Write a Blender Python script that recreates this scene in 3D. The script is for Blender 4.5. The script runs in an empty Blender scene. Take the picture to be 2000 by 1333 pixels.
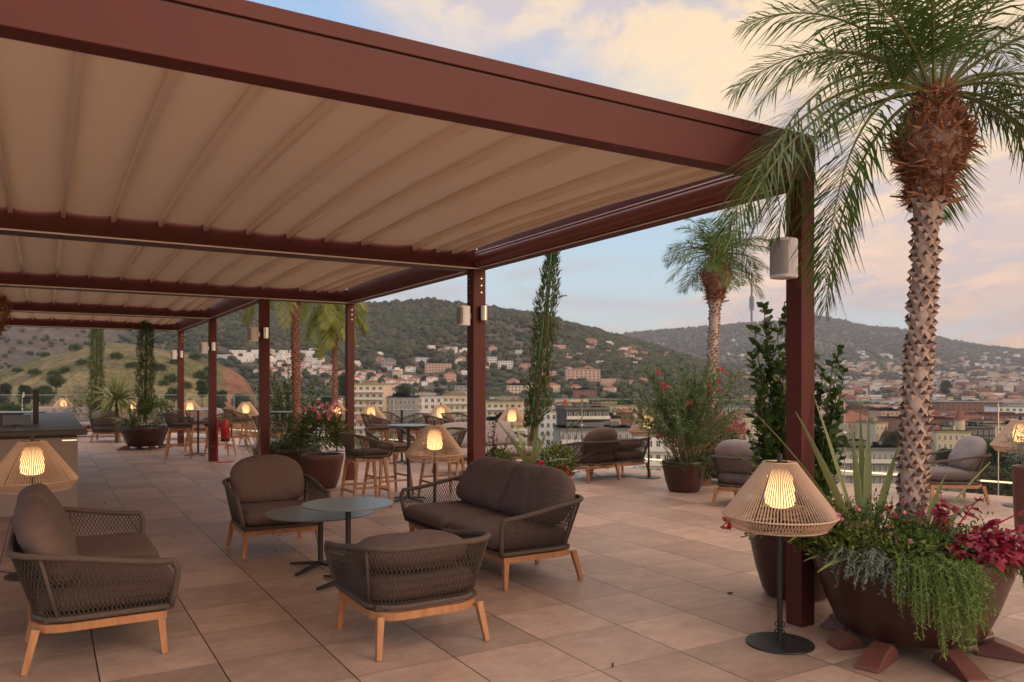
import bpy, math, random
import numpy as np
from mathutils import Vector, Matrix, noise as mnoise
random.seed(7); rng = np.random.default_rng(7)
SC = bpy.context.scene
COL = SC.collection
FPX, HX, HY, HCAM = 1540.0, 1000.0, 748.0, 1.6
AX = np.array([math.sin(math.radians(59.4)), math.cos(math.radians(59.4)), 0.0])   # pergola direction A
BX = np.array([-AX[1], AX[0], 0.0])                                              # pergola direction B
RA = math.radians(30.6)

def AB(a, b, z=0.0):
    p = AX * a + BX * b
    return (float(p[0]), float(p[1]), z)
def P(x, y, Y):
    return ((x - HX) / FPX * Y, Y, HCAM + (HY - y) / FPX * Y)
def F(x, y):
    Y = FPX * HCAM / (y - HY)
    return ((x - HX) / FPX * Y, Y, 0.0)
def PX(x, Y, z=0.0):
    return ((x - HX) / FPX * Y, Y, z)

# ---------------------------------------------------------------- objects
def tag(o, label=None, cat=None, group=None, kind=None):
    if label: o['label'] = label
    if cat: o['category'] = cat
    if group: o['group'] = group
    if kind: o['kind'] = kind
    return o
def empty(name, loc=(0, 0, 0), rz=0.0, label=None, cat=None, group=None, scale=1.0):
    o = bpy.data.objects.new(name, None)
    COL.objects.link(o)
    o.location = loc; o.rotation_euler = (0, 0, rz); o.scale = (scale,) * 3
    o.empty_display_size = 0.1
    return tag(o, label, cat, group)
def copy_tree(o, parent=None):
    c = o.copy(); COL.objects.link(c)
    if parent is not None:
        c.parent = parent
    for ch in list(o.children):
        copy_tree(ch, c)
    return c

class MB:
    def __init__(self):
        self.v = []; self.f = []; self.m = []; self.n = 0; self.cols = None
    def add(self, verts, faces, mi=0):
        verts = np.asarray(verts, dtype=float).reshape(-1, 3)
        o = self.n
        self.v.append(verts); self.n += len(verts)
        self.f.extend([tuple(int(i) + o for i in f) for f in faces])
        self.m.extend([mi] * len(faces))
    def quads(self, V, mi=0):            # V (n,4,3) separate quads
        V = np.asarray(V, dtype=float); n = len(V); o = self.n
        self.v.append(V.reshape(-1, 3)); self.n += 4 * n
        idx = (np.arange(4 * n).reshape(n, 4) + o).tolist()
        self.f.extend(idx); self.m.extend([mi] * n)
    def box(self, lo, hi, mi=0, M=None):
        x0, y0, z0 = lo; x1, y1, z1 = hi
        v = np.array([[x0,y0,z0],[x1,y0,z0],[x1,y1,z0],[x0,y1,z0],[x0,y0,z1],[x1,y0,z1],[x1,y1,z1],[x0,y1,z1]], float)
        if M is not None:
            v = v @ np.array(M.to_3x3()).T + np.array(M.translation)
        self.add(v, [(0,3,2,1),(4,5,6,7),(0,1,5,4),(1,2,6,5),(2,3,7,6),(3,0,4,7)], mi)
    def abbox(self, a0, a1, b0, b1, z0, z1, mi=0):     # box laid along the pergola axes
        c = [AX*a0+BX*b0, AX*a1+BX*b0, AX*a1+BX*b1, AX*a0+BX*b1]
        v = [[p[0],p[1],z0] for p in c] + [[p[0],p[1],z1] for p in c]
        self.add(v, [(0,3,2,1),(4,5,6,7),(0,1,5,4),(1,2,6,5),(2,3,7,6),(3,0,4,7)], mi)
    def taper(self, p0, p1, s0, s1, mi=0, up=(0,1,0)):  # square tapered bar
        p0 = np.array(p0, float); p1 = np.array(p1, float); d = p1 - p0; d /= np.linalg.norm(d)
        u = np.array(up, float); x = np.cross(d, u); x /= np.linalg.norm(x); y = np.cross(x, d)
        v = []
        for p, s in ((p0, s0), (p1, s1)):
            h = np.array(s, float) / 2 if np.ndim(s) else np.array([s, s]) / 2
            for sx, sy in ((-1,-1),(1,-1),(1,1),(-1,1)):
                v.append(p + x*sx*h[0] + y*sy*h[1])
        self.add(v, [(0,3,2,1),(4,5,6,7),(0,1,5,4),(1,2,6,5),(2,3,7,6),(3,0,4,7)], mi)
    def tube(self, pts, r, sides=6, mi=0, cap=True, closed=False):
        pts = np.asarray(pts, float); n = len(pts)
        r = np.full(n, r) if np.ndim(r) == 0 else np.asarray(r, float)
        if closed:
            T = np.roll(pts, -1, 0) - np.roll(pts, 1, 0)
        else:
            T = np.gradient(pts, axis=0)
        T /= np.linalg.norm(T, axis=1, keepdims=True) + 1e-12
        ref = np.array([0, 0, 1.0]) if abs(T[0][2]) < 0.9 else np.array([1.0, 0, 0])
        X = np.zeros_like(pts); x = ref - T[0]*ref.dot(T[0]); x /= np.linalg.norm(x)
        for i in range(n):
            x = x - T[i]*x.dot(T[i]); x /= np.linalg.norm(x) + 1e-12; X[i] = x
        Yv = np.cross(T, X)
        ang = np.arange(sides) * 2*math.pi/sides
        V = pts[:,None,:] + r[:,None,None]*(np.cos(ang)[None,:,None]*X[:,None,:] + np.sin(ang)[None,:,None]*Yv[:,None,:])
        fs = []
        m = n if closed else n-1
        for i in range(m):
            a = i*sides; b = ((i+1) % n)*sides
            for k in range(sides):
                k2 = (k+1) % sides
                fs.append((a+k, a+k2, b+k2, b+k))
        if cap and not closed:
            fs.append(tuple(range(sides-1, -1, -1))); fs.append(tuple((n-1)*sides + k for k in range(sides)))
        self.add(V.reshape(-1, 3), fs, mi)
    def lathe(self, prof, segs=32, mi=0, center=(0,0), closed=False):   # prof [(r,z)]
        prof = np.asarray(prof, float); n = len(prof)
        ang = np.arange(segs)*2*math.pi/segs
        V = np.stack([center[0]+prof[:,None,0]*np.cos(ang), center[1]+prof[:,None,0]*np.sin(ang), np.repeat(prof[:,1:2], segs, 1)], -1)
        fs = []
        for i in range(n-1):
            for k in range(segs):
                k2 = (k+1) % segs
                fs.append((i*segs+k, i*segs+k2, (i+1)*segs+k2, (i+1)*segs+k))
        if not closed:
            if prof[0,0] > 1e-5: fs.append(tuple(range(segs-1, -1, -1)))
            if prof[-1,0] > 1e-5: fs.append(tuple((n-1)*segs+k for k in range(segs)))
        self.add(V.reshape(-1,3), fs, mi)
    def grid(self, V, mi=0, flip=False):      # V (n,m,3)
        V = np.asarray(V, float); n, m = V.shape[:2]; fs = []
        for i in range(n-1):
            for j in range(m-1):
                q = (i*m+j, i*m+j+1, (i+1)*m+j+1, (i+1)*m+j)
                fs.append(q[::-1] if flip else q)
        self.add(V.reshape(-1,3), fs, mi)
    def build(self, name, mats, parent=None, smooth=False, sharp=None):
        me = bpy.data.meshes.new(name)
        V = np.concatenate(self.v) if self.v else np.zeros((0,3))
        me.from_pydata(V.tolist(), [], self.f)
        mats = mats if isinstance(mats, (list, tuple)) else [mats]
        for m in mats: me.materials.append(m)
        if len(mats) > 1: me.polygons.foreach_set('material_index', self.m)
        if smooth:
            me.polygons.foreach_set('use_smooth', [True]*len(me.polygons))
            if sharp: me.set_sharp_from_angle(angle=math.radians(sharp))
        me.update()
        o = bpy.data.objects.new(name, me); COL.objects.link(o)
        if parent is not None: o.parent = parent
        return o

def bevel(o, w=0.004, seg=2):
    m = o.modifiers.new('bevel', 'BEVEL'); m.width = w; m.segments = seg; m.limit_method = 'ANGLE'; m.angle_limit = math.radians(40)
    return o

# ---------------------------------------------------------------- materials
def srgb(r, g, b):
    f = lambda c: (c/255)/12.92 if c/255 <= 0.04045 else ((c/255+0.055)/1.055)**2.4
    return (f(r), f(g), f(b), 1.0)
def _nt(name):
    m = bpy.data.materials.new(name); m.use_nodes = True
    nt = m.node_tree; bs = nt.nodes['Principled BSDF']
    return m, nt, bs
def mat(name, c, rough=0.6, c2=None, scale=8.0, bump=0.0, bscale=None, metal=0.0, stretch=None, detail=4.0, spec=0.5, coord='Object'):
    m, nt, bs = _nt(name)
    c = (*c[:3], 1.0)
    bs.inputs['Roughness'].default_value = rough; bs.inputs['Metallic'].default_value = metal
    bs.inputs['Specular IOR Level'].default_value = spec
    bs.inputs['Base Color'].default_value = c
    L = nt.links.new
    if c2 is not None or bump:
        tc = nt.nodes.new('ShaderNodeTexCoord'); mp = nt.nodes.new('ShaderNodeMapping')
        L(tc.outputs[coord], mp.inputs[0])
        if stretch: mp.inputs['Scale'].default_value = stretch
    if c2 is not None:
        nz = nt.nodes.new('ShaderNodeTexNoise'); nz.inputs['Scale'].default_value = scale; nz.inputs['Detail'].default_value = detail
        L(mp.outputs[0], nz.inputs['Vector'])
        rp = nt.nodes.new('ShaderNodeValToRGB')
        rp.color_ramp.elements[0].position = 0.32; rp.color_ramp.elements[1].position = 0.68
        rp.color_ramp.elements[0].color = c; rp.color_ramp.elements[1].color = (*c2[:3], 1.0)
        L(nz.outputs['Fac'], rp.inputs[0]); L(rp.outputs[0], bs.inputs['Base Color'])
    if bump:
        n2 = nt.nodes.new('ShaderNodeTexNoise'); n2.inputs['Scale'].default_value = bscale or scale*6; n2.inputs['Detail'].default_value = 3
        L(mp.outputs[0], n2.inputs['Vector'])
        bp = nt.nodes.new('ShaderNodeBump'); bp.inputs['Strength'].default_value = bump; bp.inputs['Distance'].default_value = 0.01
        L(n2.outputs['Fac'], bp.inputs['Height']); L(bp.outputs[0], bs.inputs['Normal'])
    return m
def leafmat(name, c1, c2, c3=None, rough=0.45, trans=0.3):
    m, nt, bs = _nt(name); L = nt.links.new
    g = nt.nodes.new('ShaderNodeNewGeometry'); rp = nt.nodes.new('ShaderNodeValToRGB')
    rp.color_ramp.elements[0].color = (*c1[:3], 1); rp.color_ramp.elements[1].color = (*c2[:3], 1)
    if c3:
        e = rp.color_ramp.elements.new(0.93); e.color = (*c2[:3], 1); rp.color_ramp.elements[-1].color = (*c3[:3], 1)
    L(g.outputs['Random Per Island'], rp.inputs[0]); L(rp.outputs[0], bs.inputs['Base Color'])
    bs.inputs['Roughness'].default_value = rough
    if trans:
        tr = nt.nodes.new('ShaderNodeBsdfTranslucent'); mx = nt.nodes.new('ShaderNodeMixShader'); mx.inputs[0].default_value = trans
        L(rp.outputs[0], tr.inputs[0]); L(bs.outputs[0], mx.inputs[1]); L(tr.outputs[0], mx.inputs[2])
        L(mx.outputs[0], nt.nodes['Material Output'].inputs['Surface'])
    return m
def emit(name, c, s):
    m, nt, bs = _nt(name)
    bs.inputs['Base Color'].default_value = (*c[:3], 1); bs.inputs['Emission Color'].default_value = (*c[:3], 1)
    bs.inputs['Emission Strength'].default_value = s
    return m

M = {}
M['paint'] = mat('maroon_paint', (.098, .0225, .0195), .52, (.086, .020, .0175), 3.0, .05, 400, spec=.25)
M['paint_lit_gloss'] = mat('maroon_lit_gloss_paint', (.20, .06, .05), .28, spec=.6)  # glossier maroon, its colour lightened to stand for reflected sky light
M['rail'] = mat('maroon_dark_metal', (.06, .015, .013), .45)
M['pale_strip'] = mat('pale_strip', (.80, .74, .72), .3)
M['rope'] = mat('taupe_rope', (.090, .063, .052), .85, (.112, .080, .068), 60, .5, 300)
M['rope_dark'] = mat('taupe_rope_weave', (.058, .040, .033), .9, (.082, .058, .049), 80, .5, 500)
M['cushion'] = mat('taupe_cushion', (.120, .076, .066), .95, (.144, .094, .083), 120, .35, 600)
M['cushion_pale'] = mat('lavender_grey_cushion', (.25, .205, .205), .95, (.29, .24, .24), 100, .3, 600)
M['teak'] = mat('teak', (.46, .22, .105), .5, (.34, .15, .068), 5, .08, 60, stretch=(6, 6, 1))
M['black'] = mat('black_metal', (.018, .017, .018), .45)
M['hpl'] = mat('grey_table_top', (.16, .165, .166), .3, (.175, .18, .182), 3)
M['string'] = mat('beige_cord', (.54, .375, .275), .8)
M['tub'] = mat('brown_tub', (.060, .022, .016), .36, (.044, .016, .012), 7, .10, 90)
M['tub_red'] = mat('terracotta_brown_tub', (.115, .044, .032), .42, (.095, .036, .026), 6, .06, 120)
M['soil'] = mat('soil', (.035, .022, .015), .95, (.06, .04, .03), 40, .6, 80)
M['speaker'] = mat('white_speaker', (.74, .74, .80), .4)
M['speaker_g'] = mat('speaker_grille', (.40, .38, .39), .6, (.30, .29, .30), 400)
M['steel'] = mat('brushed_steel', (.62, .60, .58), .28, metal=1.0)
M['red'] = mat('red_enamel', (.42, .010, .015), .3)
M['counter'] = mat('counter_dark_stone', (.060, .055, .052), .4, (.074, .068, .064), 6, spec=.3)
M['taupe'] = mat('taupe_panel', (.30, .235, .215), .5, (.28, .22, .20), 3)
M['bulb'] = emit('lamp_glow', (1.0, .60, .24), 2.0)
M['trunk'] = mat('palm_trunk', (.52, .40, .35), .85, (.38, .28, .24), 14, .5, 40)
M['boot'] = leafmat('palm_boot', (.46, .35, .305), (.58, .46, .40), rough=.85, trans=0)
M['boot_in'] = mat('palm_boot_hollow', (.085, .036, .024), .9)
M['fibre'] = leafmat('palm_fibre', (.27, .105, .055), (.52, .275, .165), rough=.85, trans=.05)
M['palm'] = leafmat('palm_leaf', (.060, .125, .024), (.120, .200, .048), (.22, .22, .07), rough=.38, trans=.35)
M['rachis'] = mat('palm_rachis', (.15, .16, .05), .5)
M['cypress'] = leafmat('cypress_leaf', (.040, .075, .018), (.10, .14, .036), (.12, .10, .04), trans=.2)
M['green'] = leafmat('green_leaf', (.045, .095, .022), (.10, .17, .042), trans=.25)
M['laurel'] = leafmat('laurel_leaf', (.034, .075, .018), (.075, .14, .032), (.14, .15, .03), rough=.3, trans=.2)
M['ole'] = leafmat('oleander_leaf', (.060, .115, .04), (.12, .19, .075), (.16, .14, .06), trans=.25)
M['herb'] = leafmat('herb_leaf', (.13, .21, .045), (.24, .33, .09), trans=.3)
M['silver'] = leafmat('silver_leaf', (.13, .17, .13), (.23, .27, .22), trans=.2)
M['var'] = leafmat('variegated_leaf', (.055, .105, .022), (.20, .23, .05), (.42, .40, .12), trans=.25)
M['blade'] = leafmat('flax_blade', (.20, .24, .09), (.34, .36, .15), trans=.2)
M['magenta'] = leafmat('bloodleaf', (.12, .010, .020), (.36, .022, .055), (.48, .13, .13), trans=.3)
M['mstem'] = mat('magenta_stem', (.42, .02, .08), .5)
M['purple'] = leafmat('purple_blade', (.05, .018, .025), (.12, .045, .055), trans=.2)
M['redfl'] = leafmat('red_petal', (.50, .012, .03), (.62, .04, .06), trans=.3)
M['pinkfl'] = leafmat('pink_petal', (.62, .12, .22), (.72, .30, .38), trans=.3)
M['stem'] = mat('plant_stem', (.10, .075, .035), .8)
M['stempale'] = mat('pale_stem', (.20, .16, .08), .8)
M['grass'] = leafmat('ornamental_grass', (.045, .085, .022), (.10, .15, .04), (.20, .18, .08), trans=.3)
M['plume'] = leafmat('grass_plume', (.32, .24, .16), (.45, .35, .25), trans=.3)
M['palm_yellow'] = leafmat('palm_leaf_yellow', (.16, .20, .03), (.30, .32, .06), (.42, .27, .06), rough=.4, trans=.4)
M['trunk_red'] = mat('palm_trunk_red', (.30, .15, .115), .85, (.20, .085, .06), 14, .5, 40)
M['boot_red'] = leafmat('palm_boot_red', (.28, .14, .105), (.40, .22, .17), rough=.85, trans=0)
M['dead'] = mat('dry_leaf', (.05, .025, .015), .9)
# ================================================================ camera, world, sun
cam = bpy.data.cameras.new('camera'); camo = bpy.data.objects.new('camera', cam); COL.objects.link(camo)
camo.location = (0, 0, HCAM); camo.rotation_euler = (math.radians(90), 0, 0)
cam.sensor_width = 36.0; cam.lens = FPX / 2000 * 36.0; cam.shift_y = (HY - 666.5) / 2000.0
cam.clip_start = 0.05; cam.clip_end = 30000
SC.camera = camo
cam.dof.use_dof = True; cam.dof.focus_distance = 6.2; cam.dof.aperture_fstop = 4.0
SUN_EL, SUN_AZ = math.radians(24), math.radians(128)      # azimuth clockwise from +Y
sd = Vector((math.sin(SUN_AZ)*math.cos(SUN_EL), math.cos(SUN_AZ)*math.cos(SUN_EL), math.sin(SUN_EL)))
sl = bpy.data.lights.new('sun', 'SUN'); sl.energy = 0.8; sl.angle = math.radians(28); sl.color = (1.0, .80, .66)
so = bpy.data.objects.new('sun', sl); COL.objects.link(so); so.rotation_euler = sd.to_track_quat('Z', 'Y').to_euler()
so.location = (20, -20, 30)

W = bpy.data.worlds.new('World'); SC.world = W; W.use_nodes = True
nt = W.node_tree; L = nt.links.new; N = nt.nodes.new
for n in list(nt.nodes): nt.nodes.remove(n)
out = N('ShaderNodeOutputWorld'); bg = N('ShaderNodeBackground'); bgs = N('ShaderNodeBackground'); addsh = N('ShaderNodeAddShader')
sky = N('ShaderNodeTexSky'); sky.sky_type = 'NISHITA'; sky.sun_disc = False; sky.sun_elevation = math.radians(6); sky.sun_rotation = SUN_AZ
L(sky.outputs[0], bgs.inputs[0]); bgs.inputs[1].default_value = 0.05
L(bg.outputs[0], addsh.inputs[0]); L(bgs.outputs[0], addsh.inputs[1]); L(addsh.outputs[0], out.inputs[0])
tc = N('ShaderNodeTexCoord'); sep = N('ShaderNodeSeparateXYZ'); L(tc.outputs['Generated'], sep.inputs[0])
def math_(op, a, b=None, c=None, clamp=False):
    n = N('ShaderNodeMath'); n.operation = op; n.use_clamp = clamp
    for i, v in enumerate((a, b, c)):
        if v is None: continue
        if isinstance(v, (int, float)): n.inputs[i].default_value = v
        else: L(v, n.inputs[i])
    return n.outputs[0]
def maprange(v, a, b, c=0.0, d=1.0, smooth=True):
    n = N('ShaderNodeMapRange'); n.interpolation_type = 'SMOOTHSTEP' if smooth else 'LINEAR'
    L(v, n.inputs[0]); n.inputs[1].default_value = a; n.inputs[2].default_value = b; n.inputs[3].default_value = c; n.inputs[4].default_value = d
    return n.outputs[0]
def mixc(f, a, b):
    n = N('ShaderNodeMix'); n.data_type = 'RGBA'
    if isinstance(f, (int, float)): n.inputs[0].default_value = f
    else: L(f, n.inputs[0])
    for i, v in ((6, a), (7, b)):
        if isinstance(v, tuple): n.inputs[i].default_value = (*v[:3], 1)
        else: L(v, n.inputs[i])
    return n.outputs[2]
dx, dy, dz = sep.outputs
ez = math_('MAXIMUM', dz, 0.0)
den = math_('ADD', ez, 0.16)
cv = N('ShaderNodeCombineXYZ'); L(math_('DIVIDE', dx, den), cv.inputs[0]); L(math_('DIVIDE', dy, den), cv.inputs[1])
def noise(vec, scale, detail=6, rough=.55, dist=0.0, off=(0,0,0), sc=(1,1,1), rot=0.0):
    mp = N('ShaderNodeMapping'); L(vec, mp.inputs[0]); mp.inputs[1].default_value = off; mp.inputs[3].default_value = sc; mp.inputs[2].default_value = (0, 0, rot)
    n = N('ShaderNodeTexNoise'); n.inputs['Scale'].default_value = scale; n.inputs['Detail'].default_value = detail
    n.inputs['Roughness'].default_value = rough; n.inputs['Distortion'].default_value = dist
    L(mp.outputs[0], n.inputs['Vector']); return n.outputs['Fac']
n1 = noise(cv.outputs[0], 1.1, 7, .58, .35, off=(3.1, 1.7, 0), sc=(1, .55, 1), rot=.5)
n2 = noise(cv.outputs[0], 2.2, 8, .62, .5, off=(7.3, 4.2, 0), sc=(1, .8, 1), rot=.55)
n3 = noise(tc.outputs['Generated'], 3.0, 5, .5, .3, off=(1.2, .4, 3.3), sc=(1, 1, 6.0))
# clear-sky gradient
rp = N('ShaderNodeValToRGB'); cr = rp.color_ramp
cr.elements[0].position = 0.0; cr.elements[0].color = (.70, .68, .64, 1)
cr.elements[1].position = 1.0; cr.elements[1].color = (.10, .22, .50, 1)
for p, c in ((.05, (.58, .69, .73)), (.13, (.44, .62, .75)), (.25, (.33, .51, .70)), (.45, (.27, .43, .68))):
    e = cr.elements.new(p); e.color = (*c, 1)
L(ez, rp.inputs[0])
# cloud cover
bias = math_('ADD', math_('MULTIPLY', math_('SUBTRACT', dx, .20), 2.1), math_('MULTIPLY', math_('SUBTRACT', ez, .25), 2.9))
bias = math_('ADD', math_('MINIMUM', math_('MAXIMUM', bias, -.42), .5), .14)
cover = maprange(math_('ADD', bias, math_('MULTIPLY', math_('SUBTRACT', n1, .5), 2.6)), -.20, .30)
# the long grey streak low over the hills
streak = math_('MULTIPLY', maprange(ez, .075, .11), math_('SUBTRACT', 1.0, maprange(ez, .125, .165)))
streak = math_('MULTIPLY', streak, maprange(n3, .38, .52))
pinkb = math_('MULTIPLY', maprange(n3, .46, .66), .55)
warm = maprange(math_('ADD', math_('MULTIPLY', n2, 1.2), math_('ADD', math_('MULTIPLY', dx, .7), math_('MULTIPLY', ez, .65))), .62, 1.06)
low = maprange(ez, .05, .30)
ccold = mixc(low, (.60, .44, .44), (.60, .53, .55))
cwarm = mixc(low, (.82, .50, .40), (.92, .67, .40))
ccol = mixc(warm, ccold, cwarm)
n4 = noise(cv.outputs[0], 3.2, 9, .62, .6, off=(2.2, 8.1, 0), sc=(1, .8, 1), rot=.6)
ccol = mixc(math_('MULTIPLY', maprange(n4, .46, .58), .92), ccol, mixc(low, (.60, .44, .46), (.56, .48, .50)))
n5 = noise(cv.outputs[0], 2.0, 8, .6, .5, off=(5.2, 1.1, 0), sc=(1, .75, 1), rot=.6)
ccol = mixc(math_('MULTIPLY', maprange(n5, .50, .64), .8), ccol, mixc(low, (1.0, .60, .42), (.98, .72, .40)))
skyc = mixc(math_('MULTIPLY', streak, .95), rp.outputs[0], (.46, .43, .50))
n6 = noise(tc.outputs['Generated'], 4.5, 7, .6, .6, off=(4.2, 2.4, 1.3), sc=(1, 1, 5.0))
ccol = mixc(math_('MULTIPLY', math_('MULTIPLY', maprange(n6, .50, .62), .6), math_('SUBTRACT', 1.0, maprange(ez, .22, .38))), ccol, (.56, .43, .47))
n7 = noise(tc.outputs['Generated'], 5.5, 7, .6, .6, off=(1.2, 6.4, 3.3), sc=(1, 1, 5.0))
ccol = mixc(math_('MULTIPLY', math_('MULTIPLY', maprange(n7, .54, .66), .6), math_('SUBTRACT', 1.0, maprange(ez, .25, .40))), ccol, (1.05, .66, .46))
skyc = mixc(cover, skyc, ccol)
# below the horizon: dull ground glow
skyc = mixc(maprange(dz, -.03, -.005), (.12, .10, .09), skyc)
# the sunset side of the sky, to the right and behind the camera, is the brighter one
glow = math_('MAXIMUM', math_('ADD', math_('MULTIPLY', dx, math.sin(SUN_AZ)), math_('MULTIPLY', dy, math.cos(SUN_AZ))), 0.0)
glow = math_('MULTIPLY', math_('POWER', glow, 2.0), math_('SUBTRACT', 1.0, maprange(ez, .3, .9)))
skyc = mixc(math_('MULTIPLY', glow, .7), skyc, (1.35, .85, .55))
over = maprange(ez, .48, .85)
skyc = mixc(math_('MULTIPLY', over, .8), skyc, (1.75, 1.42, 1.22))  # brightness added to the unseen sky overhead, to light the terrace floor
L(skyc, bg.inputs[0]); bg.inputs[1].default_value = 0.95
SC.view_settings.view_transform = 'Standard'; SC.view_settings.look = 'None'; SC.view_settings.exposure = 0.24; SC.view_settings.gamma = 1.0
SC.cycles.max_bounces = 8; SC.cycles.diffuse_bounces = 4; SC.cycles.transparent_max_bounces = 24; SC.cycles.transmission_bounces = 8
SC.cycles.use_denoising = True; SC.cycles.sample_clamp_indirect = 4.0; SC.cycles.caustics_reflective = False; SC.cycles.caustics_refractive = False

# ================================================================ terrace floor
RAIL = [(-330, 27.0, 771.5), (-150, 26, 772), (380, 25, 772), (500, 23, 773), (770, 19.5, 777.5), (950, 16.2, 780), (1240, 14.67, 780.5), (1650, 12.6, 784), (1950, 11.2, 786), (2400, 9.6, 789), (3200, 7.6, 796), (4300, 5.3, 812)]
def tile_material():
    m, nt, bs = _nt('stone_tiles'); L = nt.links.new; N = nt.nodes.new
    tc = N('ShaderNodeTexCoord'); mp = N('ShaderNodeMapping'); L(tc.outputs['Object'], mp.inputs[0])
    mp.inputs['Location'].default_value = (-.25 + 60, -.53 + 60, 0)
    def bricks(mort):
        br = N('ShaderNodeTexBrick'); br.offset = 0.0; br.squash = 1.0
        br.inputs['Scale'].default_value = 1.0; br.inputs['Mortar Size'].default_value = mort; br.inputs['Mortar Smooth'].default_value = .1
        br.inputs['Brick Width'].default_value = .6; br.inputs['Row Height'].default_value = .6; br.inputs['Bias'].default_value = 0
        br.inputs['Color1'].default_value = (0, 0, 0, 1); br.inputs['Color2'].default_value = (1, 1, 1, 1); br.inputs['Mortar'].default_value = (.5, .5, .5, 1)
        L(mp.outputs[0], br.inputs['Vector']); return br
    br = bricks(.0026)
    # strong joints only along the B direction
    sx = N('ShaderNodeSeparateXYZ'); L(mp.outputs[0], sx.inputs[0])
    fr = N('ShaderNodeMath'); fr.operation = 'PINGPONG'; L(sx.outputs[0], fr.inputs[0]); fr.inputs[1].default_value = .3
    ln = N('ShaderNodeMath'); ln.operation = 'LESS_THAN'; L(fr.outputs[0], ln.inputs[0]); ln.inputs[1].default_value = .0040
    # per-tile random
    ix = N('ShaderNodeVectorMath'); ix.operation = 'SCALE'; L(mp.outputs[0], ix.inputs[0]); ix.inputs['Scale'].default_value = 1/.6
    fl = N('ShaderNodeVectorMath'); fl.operation = 'FLOOR'; L(ix.outputs[0], fl.inputs[0])
    wn = N('ShaderNodeTexWhiteNoise'); L(fl.outputs[0], wn.inputs['Vector'])
    # veins: noise, shifted per tile, stretched along A
    ad = N('ShaderNodeVectorMath'); ad.operation = 'MULTIPLY_ADD'; L(wn.outputs['Color'], ad.inputs[0]); ad.inputs[1].default_value = (30, 30, 30); L(mp.outputs[0], ad.inputs[2])
    m2 = N('ShaderNodeMapping'); L(ad.outputs[0], m2.inputs[0]); m2.inputs['Scale'].default_value = (1.1, 2.1, 1); m2.inputs['Rotation'].default_value = (0, 0, .45)
    nz = N('ShaderNodeTexNoise'); nz.inputs['Scale'].default_value = 3.4; nz.inputs['Detail'].default_value = 12; nz.inputs['Roughness'].default_value = .70; nz.inputs['Distortion'].default_value = .9
    L(m2.outputs[0], nz.inputs['Vector'])
    r1 = N('ShaderNodeValToRGB'); r1.color_ramp.elements[0].position = .30; r1.color_ramp.elements[1].position = .68
    r1.color_ramp.elements[0].color = (.345, .218, .166, 1); r1.color_ramp.elements[1].color = (.480, .338, .266, 1)
    L(nz.outputs['Fac'], r1.inputs[0])
    hv = N('ShaderNodeHueSaturation'); L(r1.outputs[0], hv.inputs['Color'])
    mr = N('ShaderNodeMapRange'); L(wn.outputs['Value'], mr.inputs[0]); mr.inputs[3].default_value = .76; mr.inputs[4].default_value = 1.16; L(mr.outputs[0], hv.inputs['Value'])
    # large worn blotches
    n3 = N('ShaderNodeTexNoise'); n3.inputs['Scale'].default_value = .5; n3.inputs['Detail'].default_value = 5; L(mp.outputs[0], n3.inputs['Vector'])
    mr3 = N('ShaderNodeMapRange'); L(n3.outputs['Fac'], mr3.inputs[0]); mr3.inputs[1].default_value = .3; mr3.inputs[2].default_value = .7; mr3.inputs[3].default_value = .90; mr3.inputs[4].default_value = 1.06
    mu = N('ShaderNodeMix'); mu.data_type = 'RGBA'; mu.blend_type = 'MULTIPLY'; mu.inputs[0].default_value = 1; L(hv.outputs[0], mu.inputs[6]); L(mr3.outputs[0], mu.inputs[7])
    n6 = N('ShaderNodeTexNoise'); n6.inputs['Scale'].default_value = 2.3; n6.inputs['Detail'].default_value = 9; n6.inputs['Roughness'].default_value = .72; L(mp.outputs[0], n6.inputs['Vector'])
    mr6 = N('ShaderNodeMapRange'); L(n6.outputs['Fac'], mr6.inputs[0]); mr6.inputs[1].default_value = .40; mr6.inputs[2].default_value = .64; mr6.inputs[3].default_value = 1.04; mr6.inputs[4].default_value = .84
    mu6 = N('ShaderNodeMix'); mu6.data_type = 'RGBA'; mu6.blend_type = 'MULTIPLY'; mu6.inputs[0].default_value = 1; L(mu.outputs[2], mu6.inputs[6]); L(mr6.outputs[0], mu6.inputs[7]); mu = mu6
    mo = N('ShaderNodeMix'); mo.data_type = 'RGBA'; L(br.outputs['Fac'], mo.inputs[0]); L(mu.outputs[2], mo.inputs[6]); mo.inputs[7].default_value = (.075, .05, .04, 1)
    mo2 = N('ShaderNodeMix'); mo2.data_type = 'RGBA'; L(ln.outputs[0], mo2.inputs[0]); L(mo.outputs[2], mo2.inputs[6]); mo2.inputs[7].default_value = (.025, .018, .014, 1)
    L(mo2.outputs[2], bs.inputs['Base Color'])
    rr = N('ShaderNodeMapRange'); L(nz.outputs['Fac'], rr.inputs[0]); rr.inputs[3].default_value = .42; rr.inputs[4].default_value = .62; L(rr.outputs[0], bs.inputs['Roughness'])
    bp = N('ShaderNodeBump'); bp.inputs['Strength'].default_value = .12; bp.inputs['Distance'].default_value = .01; L(nz.outputs['Fac'], bp.inputs['Height']); L(bp.outputs[0], bs.inputs['Normal'])
    return m
mb = MB()
edge = [PX(x, Y) for x, Y, t in RAIL]
poly = edge + [(14, -7, 0), (edge[0][0], -7, 0)]
ca, sa = math.cos(-RA), math.sin(-RA)
loc = [(p[0]*ca - p[1]*sa, p[0]*sa + p[1]*ca) for p in poly]     # floor object is turned to the A/B axes
n = len(loc)
v = [(x, y, 0) for x, y in loc] + [(x, y, -.5) for x, y in loc]
mb.add(v, [tuple(range(n))[::-1], tuple(range(n, 2*n))] + [(i, (i+1) % n, (i+1) % n + n, i+n) for i in range(n)])
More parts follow.
